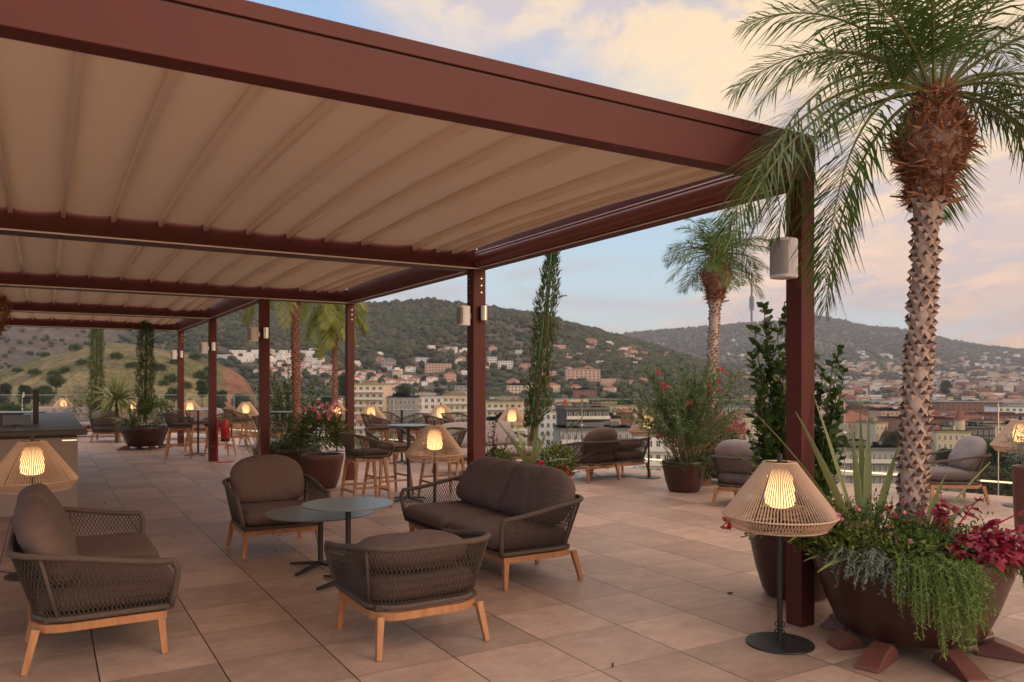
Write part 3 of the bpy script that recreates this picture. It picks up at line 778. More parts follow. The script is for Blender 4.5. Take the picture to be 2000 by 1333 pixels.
# lamps
def make_lamp():
    root = empty('floor_lamp')
    g = MB(); g.lathe([(0, 0), (.20, 0), (.202, .004), (.20, .011), (.03, .014), (.03, .02), (0, .02)], 56); g.build('base', M['black'], root, True, 40)
    g = MB(); g.tube([(0,0,.015), (0,0,.82)], .0165, 12); g.tube([(0,0,1.08), (0,0,1.165)], .0165, 12); g.build('pole', M['black'], root, True, 40)
    c = MB(); pts = [(.03*math.cos(t*5)+.0, .03*math.sin(t*5), .02 + .11*math.sin(t*1.1)) for t in np.linspace(0, 2.9, 30)]; c.tube(pts, .004, 5); c.build('cable', M['black'], root, True)
    r0, z0, r1, z1, r2, z2 = .098, 1.112, .338, .790, .278, .716
    n = 104; g = MB()
    for k in range(n):
        a = 2*math.pi*k/n; a2 = a + .045
        cs, sn = math.cos(a), math.sin(a)
        g.tube([(r0*cs, r0*sn, z0), (r1*cs, r1*sn, z1)], .0040, 3, cap=False)
        g.tube([(r1*cs, r1*sn, z1), (r2*math.cos(a2), r2*math.sin(a2), z2)], .0036, 3, cap=False)
        g.tube([(r1*cs, r1*sn, z1), (r2*math.cos(a-.045), r2*math.sin(a-.045), z2)], .0036, 3, cap=False)
    sh = g.build('lamp_shade', M['string'], root)
    for r, z in ((r0, z0), (r1, z1), (r2, z2)):
        t = np.linspace(0, 2*math.pi, 49)[:-1]; g = MB(); g.tube(np.column_stack([r*np.cos(t), r*np.sin(t), np.full(48, z)]), .0055, 6, closed=True); g.build('ring', M['string'], sh, True)
    g = MB()
    for k in range(4):
        a = k*HP + .5; g.taper((.02*math.cos(a), .02*math.sin(a), z0), (r0*math.cos(a), r0*math.sin(a), z0), .008, .008, up=(0,0,1))
        g.taper(((r0-.006)*math.cos(a), (r0-.006)*math.sin(a), z0), ((r1-.008)*math.cos(a), (r1-.008)*math.sin(a), z1), .006, .006, up=(1,0,.2))
    g.build('wire_frame', M['black'], sh)
    g = MB(); g.lathe([(0, .835), (.05, .837), (.080, .85), (.089, .875), (.085, .96), (.072, 1.03), (.048, 1.065), (0, 1.073)], 28); g.build('bulb', M['bulb'], root, True)
    return root
lamp = make_lamp(); lg = 'cord shade floor lamps on the terrace'
for loc, rz, lab in (
    (F(1523, 1258), .3, 'lit floor lamp with beige cord shade beside the big brown palm planter'),
    (PX(63, 6.55), 1.0, 'lit floor lamp behind the left sofa in front of the bar counter'),
    (PX(849, 9.0), .0, 'lit floor lamp between the bar stools and the two seat sofa'),
    (PX(1267, 13.3), .7, 'slim lamp left of the oleander, shade half behind its leaves'),
    (PX(1993, 10.2), .2, 'lit lamp at the right edge by the balustrade'),
    (PX(725, 17.4), .4, 'small lit lamp behind the stools, third from the tall post by the apartments'),
    (PX(861, 17.2), .9, 'small lit lamp just left of the second pergola post'),
    (PX(658, 18.4), .5, 'small lit lamp behind the pink flowers and thin palm trunk'),
    (PX(480, 19.9), .1, 'small lit lamp between the extinguisher post and the palm post'),
    (PX(371, 21.6), .8, 'small lit lamp between the two farthest pergola posts'),
    (PX(262, 22.5), .2, 'small lit lamp behind the spiky leaves of the far planter'),
    (PX(124, 25.0), .6, 'small lit lamp behind the far left modular sofa'),
    (PX(1000, 15.6), .6, 'pale lamp shade behind the spiky plant, left of the slender cypress')):
    lp_ = place(lamp, loc, rz, lab, 'floor lamp', lg)
    if lab.startswith(('lit floor lamp behind', 'slim lamp')):
        sgn = -1 if 'behind' in lab else 1; g = MB(); cz, sz = math.cos(-rz), math.sin(-rz)
        pts = [(sgn*(.19 + t*.75), .10*math.sin(t*4) + .05, .005) for t in np.linspace(0, 1, 20)]
        g.tube([(x*cz - y*sz, x*sz + y*cz, z) for x, y, z in pts], .0045, 5); g.build('power_cord', M['black'], lp_, True)

# bar counters
c = np.array(AB(0, 0)); 
def counter():
    q = np.array(F(152, 1000)); a0 = float(q @ AX); b0 = float(q @ BX)      # right front corner of the body
    root = empty('bar_counter', AB(a0, b0), 0, 'bar counter with taupe front and thick dark stone top at left', 'bar counter')
    g = MB(); g.abbox(-5, 0, 0, .45, 0, .925); g.abbox(-.62, 0, .452, 6.2, 0, .925); bevel(g.build('body', M['taupe'], root), .004)
    g = MB(); g.abbox(-5, .10, -.18, .62, .96, 1.03); g.abbox(-.70, .08, .622, 6.3, .96, 1.03); bevel(g.build('counter_top', M['counter'], root), .012)
    g = MB(); g.abbox(-5, -.02, .02, .40, .925, .96); g.build('recess', M['black'], root)
    g = MB(); g.abbox(-.17, -.01, -.004, -.001, .885, .897); g.build('light_slot', M['led'], root)
    return a0, b0
a0, b0 = counter()
p = P(70, 806, 11.4)
tp = empty('beer_tap', (p[0], p[1], 1.03), RA, 'black square tap column standing on the dark bar counter', 'beer tap')
g = MB(); g.box((-.036, -.036, 0), (.036, .036, .47)); bevel(g.build('column', M['black'], tp), .004)
g = MB(); g.box((-.16, -.012, .34), (-.036, .012, .362)); g.build('spout', M['black'], tp); g = MB(); g.tube([(-.15, 0, .36), (-.15, 0, .43)], .012, 8); g.build('handle', M['steel'], tp)
p = P(33, 838, 10.6)
tb = empty('till_screen', (p[0], p[1], 1.03), RA, 'small slanted till screen on the counter left of the tap', 'till')
g = MB(); g.taper((0, 0, 0), (0, .05, .05), (.10, .08), (.06, .05), up=(1,0,0)); g.build('stand', M['black'], tb)
g = MB(); Mt = Matrix.Translation((0, 0, .07)) @ Matrix.Rotation(.55, 4, 'X'); g.box((-.16, -.11, -.008), (.16, .11, .008), M=Mt); bevel(g.build('screen', mat('screen_glass', (.22, .26, .33), .12), tb), .003)
bk = empty('back_counter', PX(-40, 16.4), .1, 'low dark counter with a pale edge strip behind the bar at the far left', 'counter')
g = MB(); g.box((-2.4, -.3, .0), (1.1, .3, .92)); g.build('body', mat('back_counter_wood', (.12, .06, .045), .5), bk)
g = MB(); g.box((-2.45, -.36, .93), (1.15, .34, .985)); bevel(g.build('counter_top', M['counter'], bk), .006)
g = MB(); g.box((-2.45, -.366, .986), (1.15, .30, .996)); g.build('edge_strip', M['pale_strip'], bk)

# fire extinguisher on its stand
e = empty('fire_extinguisher', F(440, 903), .2, 'red fire extinguisher on a red floor stand beside the pergola post', 'fire extinguisher')
g = MB(); g.lathe([(0, .42), (.075, .425), (.085, .44), (.085, .78), (.07, .84), (.03, .87), (.03, .88), (0, .88)], 24); g.build('cylinder', M['red'], e, True, 50)
g = MB(); g.lathe([(.087, .42), (.087, .47)], 24); g.build('foot_ring', M['black'], e)
g = MB(); g.box((-.02, -.02, .88), (.02, .02, .93)); g.taper((-.02, 0, .93), (-.12, 0, .97), .02, .015, up=(0,0,1)); g.build('valve', M['black'], e)
g = MB(); g.tube([(.03, 0, .91), (.10, 0, .88), (.125, 0, .75), (.11, -.01, .5)], .011, 8); g.build('hose', M['black'], e, True)
g = MB(); g.tube([(-.15, 0, .0), (-.15, 0, .88)], .016, 8); g.tube([(-.15, 0, .43), (0, 0, .42)], .012, 8); g.lathe([(0, 0), (.16, 0), (.16, .018), (0, .02)], 24); g.build('stand', M['red'], e, True, 40)
# ================================================================ vegetation helpers
def unit(v): return v/(np.linalg.norm(v, axis=-1, keepdims=True) + 1e-12)
def leaf_quads(mb, P0, D, Ln, Wd, droop=.25, fold=0.0, mi=0, up=None, tip=.12):
    """bent leaf of two quads: base point P0 (n,3), direction D, length Ln, width Wd"""
    P0 = np.asarray(P0, float); D = unit(np.asarray(D, float)); n = len(P0)
    Ln = np.broadcast_to(Ln, (n,))[:, None]; Wd = np.broadcast_to(Wd, (n,))[:, None]
    droop = np.broadcast_to(droop, (n,))[:, None]
    ref = rng.normal(size=(n, 3))*.55 + np.array([0, 0, 1.0]) if up is None else np.broadcast_to(up, (n, 3))
    S = unit(np.cross(D, ref)); 
    dn = np.array([0, 0, -1.0])
    mid = P0 + D*Ln*.5 + dn*Ln*droop*.12
    end = P0 + D*Ln + dn*Ln*droop*.55
    a, b = P0 - S*Wd*.12, P0 + S*Wd*.12
    c, d = mid + S*Wd*.5, mid - S*Wd*.5
    e, f = end + S*Wd*tip*.5, end - S*Wd*tip*.5
    V = np.stack([a, b, c, d, e, f], 1)      # 6 verts
    o = mb.n; mb.v.append(V.reshape(-1, 3)); mb.n += 6*n
    base = np.arange(n)*6 + o
    q1 = np.stack([base, base+1, base+2, base+3], 1); q2 = np.stack([base+3, base+2, base+4, base+5], 1)
    q = np.concatenate([q1, q2]).tolist(); mb.f.extend(q); mb.m.extend([mi]*len(q))
def rand_dirs(n, zmin=-1.0):
    z = rng.uniform(zmin, 1, n); a = rng.uniform(0, 2*math.pi, n); r = np.sqrt(1-z*z)
    return np.column_stack([r*np.cos(a), r*np.sin(a), z])
def bez(p0, d0, L_, droop, n=10):
    """curve leaving p0 along d0, sagging with gravity"""
    p = np.array(p0, float); d = np.array(d0, float); d /= np.linalg.norm(d); out = [p.copy()]; st = L_/(n-1)
    for i in range(n-1):
        d = d + np.array([0, 0, -droop/(n-1)]); d /= np.linalg.norm(d); p = p + d*st; out.append(p.copy())
    return np.array(out)
# ---------------------------------------------------------------- palms (pygmy date palms)
def frond(mb, p0, az, el, Ln, droop, leaf=.34, n=46, lw=.013, twist=0.0, mi=0, mr=1, droopleaf=.5):
    d0 = np.array([math.cos(az)*math.cos(el), math.sin(az)*math.cos(el), math.sin(el)])
    c = bez(p0, d0, Ln, droop, 18)
    mb.tube(c, np.linspace(.013, .003, 18), 4, mi=mr, cap=False)
    s = np.linspace(0, 1, 18); t = np.linspace(.12, .995, n)
    pts = np.column_stack([np.interp(t, s, c[:, k]) for k in range(3)])
    T = unit(np.column_stack([np.interp(t, s, np.gradient(c, axis=0)[:, k]) for k in range(3)]))
    side = unit(np.cross(T, np.array([0, 0, 1.0]) + 1e-3)); upv = np.cross(side, T)
    prof = leaf*np.clip(np.sin(np.pi*np.clip(t*.86+.12, 0, 1))**.6, .15, 1)
    for sg in (-1, 1):
        f = np.linspace(.75, 1.5, n)[:, None]
        D = side*sg + T*f*.75 + upv*rng.uniform(-.05, .5, n)[:, None] + rng.normal(size=(n, 3))*.09
        leaf_quads(mb, pts, D, prof*rng.uniform(.85, 1.1, n), lw, droopleaf*rng.uniform(.4, 1.5, n), mi=mi, up=upv)
def make_palm(name, lean, H, loc, label, group, fronds, rot=0, scale=1.0, r=.088, mats=('trunk', 'boot', 'palm')):
    root = empty(name, loc, rot, label, 'palm tree', group, scale)
    lean = np.array(lean)
    axis = lambda z: np.array([lean[0]*(z/H)**1.15, lean[1]*(z/H)**1.15, z])
    zs = np.linspace(0, H, 60)
    def rad(z):
        t = z/H; b = (1.80*math.exp(-((t-.872)/.062)**2) + .35*math.exp(-((t-.76)/.05)**2))*r
        fl = .035*math.exp(-(t/.05)**2)
        return r*(1 - .12*t) + b + fl
    g = MB(); g.tube([axis(z) for z in zs], [rad(z)*.9 for z in zs], 20); tr = g.build('trunk', M[mats[0]], root, True)
    # leaf bases: pointed wedges in a spiral
    g = MB(); k = 0; z = .12
    while z < H*.775:
        for j in range(7):
            a = 2*math.pi*(j + .5*(k % 2))/7 + k*.09 + rng.normal()*.05
            if rng.uniform() < .12: continue
            R = rad(z); w = R*.40*rng.uniform(.75, 1.15); o = axis(z + rng.normal()*.006)
            er = np.array([math.cos(a), math.sin(a), 0]); et = np.array([-er[1], er[0], 0])
            b = o + er*R*.90
            out = .034*rng.uniform(.7, 1.3); up_ = np.array([0, 0, 1.0])
            Lp, Rp = b - et*w, b + et*w; Bt = b - up_*.030 + er*.004; T = b + er*out + up_*rng.uniform(.002, .014); U = b + up_*.036 + er*.001
            g.add([Lp, Bt, T, Rp, b - er*.004 + et*0], [(0, 1, 2), (1, 3, 2)], 0)
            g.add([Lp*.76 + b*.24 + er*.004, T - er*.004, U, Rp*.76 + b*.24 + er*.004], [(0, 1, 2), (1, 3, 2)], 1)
        z += .046; k += 1
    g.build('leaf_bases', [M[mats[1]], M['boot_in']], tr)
    # fibrous head
    g = MB(); n = 2300
    zz = rng.uniform(.75, .985, n)*H; aa = rng.uniform(0, 2*math.pi, n)
    er = np.column_stack([np.cos(aa), np.sin(aa), np.zeros(n)]); R = np.array([rad(z) for z in zz])
    base = np.array([axis(z) for z in zz]) + er*(R*rng.uniform(.84, 1.0, n))[:, None]
    et = np.column_stack([-er[:, 1], er[:, 0], er[:, 2]])
    D = er*rng.uniform(.15, .55, n)[:, None] + np.array([0,0,1.0])*rng.uniform(-.15, 1.0, n)[:, None] + et*rng.normal(size=n)[:, None]*.75
    leaf_quads(g, base, D, rng.uniform(.05, .14, n), rng.uniform(.008, .026, n), .3)
    for q in range(7):
        a = q*2.4; z = H*(.745 + .02*q % .1); o = axis(z) + np.array([math.cos(a), math.sin(a), 0])*rad(z)*.9
        g.taper(o, o + np.array([math.cos(a)*.13, math.sin(a)*.13, .03]), (.035, .015), (.018, .008), up=(0, 0, 1))
    g.build('fibre_head', M['fibre'], tr)
    # fibre mat at the foot
    g = MB(); n = 420; zz = rng.uniform(.0, .17, n); aa = rng.uniform(0, 6.283, n); er = np.column_stack([np.cos(aa), np.sin(aa), np.zeros(n)])
    base = np.array([axis(z) for z in zz]) + er*(r*1.02 + (.17-zz)*.35)[:, None]
    leaf_quads(g, base, er*.5 + np.array([0,0,1.])*rng.normal(size=n)[:, None]*.6 + rng.normal(size=(n,3))*.4, rng.uniform(.04, .09, n), .01, .2)
    g.build('foot_fibre', M['fibre'], tr)
    g = MB(); top = axis(H*.985)
    for fr in fronds:
        az, el, Ln, dr = fr[:4]; kw = fr[4] if len(fr) > 4 else {}
        q = top + np.array([math.cos(az)*.05, math.sin(az)*.05, 0])
        frond(g, q, az, el, Ln, dr, **kw)
    g.build('crown', [M[mats[2]], M['rachis']], root)
    return root
def gen_fronds(n=26, seed=1, Ls=1.25):
    r = random.Random(seed); out = []
    for i in range(n):
        t = i/n
        el = math.radians(-22 + 100*t**.8 + r.uniform(-8, 8)); az = i*2.39996 + r.uniform(-.2, .2)
        out.append((az, el, Ls*r.uniform(.85, 1.1)*(1 - .22*t), 1.1 + .9*t + r.uniform(-.15, .25)))
    return out
PG = 'date palms on the terrace'
# nearest palm: the crown fronds laid out after the photograph (azimuth 180 = towards picture left)
R_ = math.radians
big = [
    (R_(206), R_(4), 2.12, 1.45), (R_(201), R_(12), 2.05, 1.75), (R_(205), R_(8), 1.66, 2.9), (R_(168), R_(6), 1.6, 1.9),
    (R_(190), R_(-20), 1.62, 2.5), (R_(194), R_(20), 1.62, 2.5), (R_(196), R_(30), 1.6, 2.2), (R_(188), R_(48), 1.35, 2.1), (R_(174), R_(62), 1.35, 1.7), (R_(205), R_(64), 1.35, 1.8),
    (R_(150), R_(56), 1.4, 1.8), (R_(240), R_(62), 1.4, 1.8), (R_(270), R_(72), 1.35, 1.6), (R_(300), R_(64), 1.4, 1.7),
    (R_(330), R_(48), 1.5, 1.9), (R_(350), R_(30), 1.5, 1.9), (R_(8), R_(12), 1.45, 1.8), (R_(20), R_(40), 1.55, 1.8), (R_(40), R_(60), 1.5, 1.6),
    (R_(70), R_(60), 1.4, 1.6), (R_(100), R_(62), 1.4, 1.6), (R_(318), R_(12), 1.25, 2.0), (R_(340), R_(-15), 1.15, 1.5),
    (R_(0), R_(74), 1.5, 1.0), (R_(120), R_(78), 1.4, .9), (R_(240), R_(80), 1.45, .8), (R_(60), R_(20), 1.3, 1.8), (R_(352), R_(-5), 1.3, 1.8), (R_(215), R_(58), 1.3, 1.9), (R_(345), R_(58), 1.6, 1.7), (R_(196), R_(78), 1.4, 1.0)]
PLC = np.array((2.455, 4.88, 0.0))       # big planter centre
base = np.array(P(1776, 948, 4.96)); topp = np.array(P(1830, 165, 4.96))
Hbig = topp[2] - .52
make_palm('date_palm', (topp[0]-base[0], 0.02), Hbig, (base[0], base[1], .52), 'tall date palm with spiky pale trunk in the big brown planter at right', PG,
          [(a, e, l, d, dict(n=66, leaf=.40, lw=.0125, droopleaf=.7)) for a, e, l, d in big], r=.080)
def palm_at(x0, x1, ytop, Y, z0, seed, label, Ls=1.15, n=26, r=.09, lw=.014, dd=0.0, **kw):
    b = np.array(PX(x0, Y)); t = np.array(P(x1, ytop, Y)); H = t[2] - z0
    return make_palm('date_palm', (t[0]-b[0], .0), H, (b[0], b[1], z0), label, PG, [(a, e, l, d + dd, dict(n=46, leaf=.32, lw=lw)) for a, e, l, d in gen_fronds(n, seed, Ls)], r=r, **kw)
palm_at(1384, 1402, 490, 12.6, .45, 3, 'date palm rising behind the oleander with its whole crown against the sky', r=.085, Ls=1.02, n=32, dd=-.3)
palm_at(581, 573, 505, 15.2, .4, 5, 'date palm in front of the white hillside houses, left of the tall pergola post', r=.078, Ls=1.75, n=30, lw=.02, dd=1.1, mats=('trunk_red', 'boot_red', 'palm_yellow'))
palm_at(655, 653, 602, 20.3, .2, 8, 'thin date palm with yellowing fronds between two pergola posts', r=.058, Ls=1.35, n=34, lw=.024, dd=1.0, mats=('trunk_red', 'boot_red', 'palm_yellow'))
palm_at(-14, -12, 560, 13.6, .2, 11, 'palm with fibrous brown head cut off by the left picture edge', r=.09, Ls=.5, n=0)

# ---------------------------------------------------------------- tubs
def make_tub(name, loc, rt, rb, h, label, m, z0=.07, feet=True, rz=0.0, lip=.12, group=None, angs=None, fl=.24):
    root = empty(name, loc, rz, label, 'planter', group)
    g = MB(); hh = z0 + h
    g.lathe([(0, z0), (rb*.93, z0), (rb, z0+.03), (rb + (rt-rb)*.42, z0 + h*.32), (rt*.975, hh-lip), (rt*.985, hh-lip+.01), (rt, hh-.012), (rt-.006, hh), (rt-.045, hh), (rt-.05, hh-.05), (0, hh-.05)], 64)
    b = g.build('tub', m, root, True, 35)
    g = MB(); g.lathe([(rt-.055, hh-.046), (0, hh-.03)][::-1], 40); g.build('soil', M['soil'], root)
    if feet:
        for a in (angs or [k*HP + .78 for k in range(4)]):
            a, fl = a if isinstance(a, tuple) else (a, fl)
            c, s = math.cos(a), math.sin(a); er = np.array([c, s, 0]); et = np.array([-s, c, 0])
            g = MB(); w = .066
            pr = [(rb*.86, 0), (rb+fl, 0), (rb+fl-.01, .022), (rb+fl*.45, .075), (rb+.035, .10), (rb*.86, .05)]
            V = [[er*x + et*sg*w*(1 if z < .05 else .82) + np.array([0,0,z]) for x, z in pr] for sg in (-1, 1)]
            V = np.array(V); n = len(pr); g.add(V.reshape(-1, 3), [tuple(range(n)), tuple(range(2*n-1, n-1, -1))] + [(i, n+i, n+(i+1) % n, (i+1) % n) for i in range(n)])
            bevel(g.build('foot', M['wedge'], root), .006)
    return root
M['wedge'] = mat('brown_wedge', (.150, .050, .036), .5, (.125, .042, .03), 10, .06, 100)
TG = 'brown round planters'
make_tub('planter', (PLC[0], PLC[1], 0), .565, .42, .515, 'big brown round planter on four wooden wedge feet at right', M['tub'], group=TG, lip=.15, z0=.085, angs=[(math.radians(q), f_) for q, f_ in ((192, .11), (226, .29), (272, .29), (326, .27), (18, .2), (62, .2), (106, .2), (142, .1))])
LP = np.array(PX(1556, 5.95)); make_tub('planter', tuple(LP), .36, .25, .56, 'brown planter behind the nearest post and floor lamp', M['tub'], z0=.02, feet=False, group=TG)
OP = np.array(PX(1336, 11.65)); make_tub('planter', tuple(OP), .325, .235, .44, 'small brown planter holding the oleander', M['tub'], z0=.012, feet=False, lip=.08, group=TG)
MP = np.array(PX(1406, 12.7)); make_tub('planter', tuple(MP), .48, .36, .42, 'brown planter on feet behind the oleander pot', M['tub'], group=TG, z0=.09)
RP = np.array(PX(630, 12.05)); make_tub('planter', tuple(RP), .32, .22, .50, 'reddish round planter between the armchair and the nearest bar stool', M['tub_red'], z0=.012, feet=False, lip=.09, group=TG)
RP2 = np.array(PX(560, 13.2)); make_tub('planter', tuple(RP2), .55, .38, .46, 'brown planter with clipped grass and the palm, behind the facing armchair', M['tub'], group=TG)
FP = np.array(PX(283, 19.2)); make_tub('planter', tuple(FP), .53, .40, .47, 'dark planter with spiky leaves near the far bar stools', M['tub'], group=TG)
CP = np.array(PX(1042, 10.3)); make_tub('planter', tuple(CP), .50, .38, .46, 'planter behind the two seat sofa holding the slender cypress', M['tub'], group=TG)
# ---------------------------------------------------------------- plants
PRZ = math.radians(-26)
def plant(name, loc, label, cat='plant', group=None, rz=0.0): return empty(name, loc, rz, label, cat, group)
def bush(g, c, rad, n, Ln, Wd, zmin=-.35, droop=.3, shell=.55, mi=0, upbias=.4, lump=.25):
    d = rand_dirs(n, zmin); rr = rng.uniform(shell, 1.0, n)
    lum = np.array([1 + lump*mnoise.noise(Vector((float(x)*2.2+c[0]*3, float(y)*2.2+c[1], float(z)*2.2))) for x, y, z in d])
    p = np.array(c) + d*np.array(rad)*(rr*lum)[:, None]
    D = d + rng.normal(size=(n, 3))*.5 + np.array([0, 0, upbias])
    leaf_quads(g, p, D, Ln*rng.uniform(.7, 1.2, n), Wd*rng.uniform(.8, 1.2, n), droop, mi=mi)
def stems_plant(root, specs, leafL, leafW, m, stem_r=.007, per=60, ang=.8, sm=None, start=.15, droop=.3, n2=0):
    """specs: list of (base xyz, direction, length, sag)"""
    gs, gl = MB(), MB()
    for (b, d, Ln, sg) in specs:
        c = bez(b, d, Ln, sg, 12); gs.tube(c, np.linspace(stem_r, stem_r*.4, 12), 5, cap=False)
        k = int(per*Ln); t = np.sort(rng.uniform(start, 1.0, k)); s = np.linspace(0, 1, 12)
        pts = np.column_stack([np.interp(t, s, c[:, q]) for q in range(3)]); T = unit(np.column_stack([np.interp(t, s, np.gradient(c, axis=0)[:, q]) for q in range(3)]))
        R = rng.normal(size=(k, 3)); R = unit(R - T*(R*T).sum(1)[:, None])
        leaf_quads(gl, pts, R*ang + T*rng.uniform(.5, 1.0, k)[:, None], leafL*rng.uniform(.6, 1.15, k)*(1.05 - .35*t), leafW*rng.uniform(.75, 1.15, k), droop)
    so_ = gs.build('stems', sm or M['stem'], root); lo_ = gl.build('leaves', m, root)
    return so_, lo_
def blades(root, base, specs, m, w=.032, name='blades'):
    g = MB(); b = np.array(base, float)
    for (az, el, Ln, sag) in specs:
        d0 = np.array([math.cos(az)*math.cos(el), math.sin(az)*math.cos(el), math.sin(el)])
        n = 12; c = bez(b + np.array([math.cos(az), math.sin(az), 0])*.03, d0, Ln, sag, n); T = unit(np.gradient(c, axis=0))
        S = unit(np.cross(T, np.array([.3*math.cos(az*3), .3*math.sin(az*5), 1.0]))); N_ = np.cross(S, T)
        prof = w*np.clip(np.minimum(1, .5 + np.linspace(0, 1, n)*1.6), 0, 1)*np.clip((1.02 - np.linspace(0, 1, n))*2.2, .03, 1)
        V = np.stack([c - S*prof[:, None]/2 + N_*.004, c - N_*.004, c + S*prof[:, None]/2 + N_*.004], 1)
        g.grid(V)
    return g.build(name, m, root, True)
def petals(root, pts, r, m, name='flower', k=6):
    """each bloom a part of its own"""
    for p in pts:
        g = MB(); n = k; a = np.arange(n)*2*math.pi/n + rng.uniform(0, 3)
        ax = unit(rng.normal(size=3) + np.array([0, -1.2, .8])); u = unit(np.cross(ax, [0, 0, 1.0])); v = np.cross(ax, u)
        D = np.cos(a)[:, None]*u + np.sin(a)[:, None]*v + ax*.35
        leaf_quads(g, rng.normal(size=(n, 3))*r*.06, D, r, r*.95, .1, tip=.7)
        o = g.build(name, m, root); o.location = tuple(float(q) for q in p)
def trailing(root, specs, m, leaf=.022, lw=.004, per=150, r=.0022, name='trailing_stems', sm=None, droop=.1):
    gl = MB()
    for (p0, d, Ln, sag) in specs:
        c = bez(p0, d, Ln, sag, 14); gl.tube(c, r, 3, cap=False)
        k = int(per*Ln); t = rng.uniform(.05, 1.0, k); s = np.linspace(0, 1, 14)
        pts = np.column_stack([np.interp(t, s, c[:, q]) for q in range(3)]); T = unit(np.column_stack([np.interp(t, s, np.gradient(c, axis=0)[:, q]) for q in range(3)]))
        R = unit(rng.normal(size=(k, 3)))
        leaf_quads(gl, pts, R + T*.7, leaf*rng.uniform(.7, 1.3, k), lw, droop)
    return gl.build(name, m, root)
def sub(lst, o): return [((np.array(b) - o), d, l, s) for b, d, l, s in lst]
# -- big planter
zr = .55; pc = np.array([PLC[0], PLC[1], 0])
def on_rim(deg, f=.95, z=.56): a = math.radians(deg); return np.array([math.cos(a)*.56*f, math.sin(a)*.56*f, z])
fx = plant('flax_plant', tuple(pc + np.array([-.27, -.02, .54])), 'striped flax with tall sword blades left of the palm trunk in the big planter')
blades(fx, (0, 0, 0), [(R_(150), R_(62), 1.06, .5), (R_(120), R_(72), 1.06, .25), (R_(172), R_(52), 1.00, .6), (R_(95), R_(80), 0.82, .2), (R_(75), R_(78), 0.93, .1), (R_(60), R_(84), 0.88, .1), (R_(40), R_(62), 0.82, .3),
    (R_(186), R_(30), 0.80, .7), (R_(200), R_(15), 0.45, .5), (R_(165), R_(70), 0.96, .3), (R_(140), R_(45), 0.93, .9), (R_(210), R_(48), 0.73, 1.3), (R_(186), R_(60), 1.05, 1.9), (R_(225), R_(10), 0.67, .3)], M['blade'], .052)
fx2 = plant('flax_plant', tuple(pc + np.array([.08, .06, .56])), 'striped flax with long blades leaning right behind the palm trunk')
blades(fx2, (0, 0, 0), [(R_(18), R_(48), .78, .25), (R_(5), R_(45), 1.0, 2.0), (R_(-10), R_(55), .5, .6), (R_(35), R_(60), .55, .4), (R_(70), R_(70), .5, .3)], M['blade'], .048)
hb = plant('creeping_herb', tuple(pc), 'bright green trailing rosemary spilling over the front of the big planter', rz=PRZ)
sp = []
for i in range(120):
    deg = rng.uniform(-99, -54); a = math.radians(deg); p0 = on_rim(deg, rng.uniform(.72, 1.02), .57 + rng.uniform(0, .05))
    lk = .22 + .38*math.exp(-((deg+76)/15)**2)
    sp.append((p0, (math.cos(a)*1.0, math.sin(a)*1.0, rng.uniform(.0, .7)), lk*rng.uniform(.55, 1.1), rng.uniform(2.2, 3.4)))
for i in range(90):
    deg = rng.uniform(-105, -30); a = math.radians(deg); p0 = on_rim(deg, rng.uniform(.55, .95), .56)
    sp.append((p0, (math.cos(a)*.5 + rng.normal()*.4, math.sin(a)*.5 + rng.normal()*.4, rng.uniform(.4, 1.0)), rng.uniform(.10, .22), rng.uniform(.8, 2.0)))
trailing(hb, sp, M['herb'], .026, .0048, 170)
hb2 = plant('creeping_herb', tuple(pc), 'dull green trailing herb hanging over the right end of the big planter', rz=PRZ)
sp = []
for i in range(42):
    deg = rng.uniform(-16, 18); a = math.radians(deg); p0 = on_rim(deg, rng.uniform(.85, 1.04), .58)
    sp.append((p0, (math.cos(a), math.sin(a) - .2, rng.uniform(-.1, .7)), rng.uniform(.14, .30), rng.uniform(2.0, 3.2)))
trailing(hb2, sp, M['green'], .024, .005, 190)
sv = plant('silver_herb', tuple(pc), 'grey green curly herb hanging over the planter rim left of the rosemary', rz=PRZ)
sp = []
for i in range(75):
    deg = rng.normal()*9 - 112 + 26 - 26; a = math.radians(deg); p0 = on_rim(deg, rng.uniform(.68, 1.03), .57 + rng.uniform(0, .04))
    sp.append((p0, (math.cos(a)*.7 + rng.normal()*.2, math.sin(a)*.7, rng.uniform(.0, .9)), rng.uniform(.10, .27), rng.uniform(1.6, 3.0)))
trailing(sv, sp, M['silver'], .020, .008, 210)
gf = plant('leafy_ground_plant', tuple(pc), 'small variegated green leaves filling the left of the big planter', rz=PRZ)
g = MB()
for (dx_, dy_, r1, rzz, nn) in ((-.42, -.10, .24, .26, 2000), (-.30, -.30, .24, .18, 1600), (-.05, -.30, .26, .17, 1500), (-.48, .10, .22, .28, 1300), (.15, -.15, .27, .18, 1100)):
    bush(g, (dx_, dy_, .56), (r1, r1, rzz), nn, .034, .019, zmin=-.1, lump=.4)
g.build('leaves', M['var'], gf)
gg = plant('leafy_ground_plant', tuple(pc), 'dark green parsley-like foliage round the foot of the palm trunk', rz=PRZ)
g = MB()
for (dx_, dy_, r1, rzz, nn) in ((-.15, -.12, .28, .30, 2000), (.10, -.22, .24, .22, 1300), (.36, .05, .26, .20, 1000), (-.35, .25, .27, .26, 900)):
    bush(g, (dx_, dy_, .57), (r1, r1, rzz), nn, .030, .012, zmin=0, lump=.5)
g.build('leaves', M['green'], gg)
pk = plant('pink_flower_plant', tuple(pc), 'thin stems with tiny pink flowers left of the palm trunk', 'flowers', rz=PRZ)
sp = []; heads = []
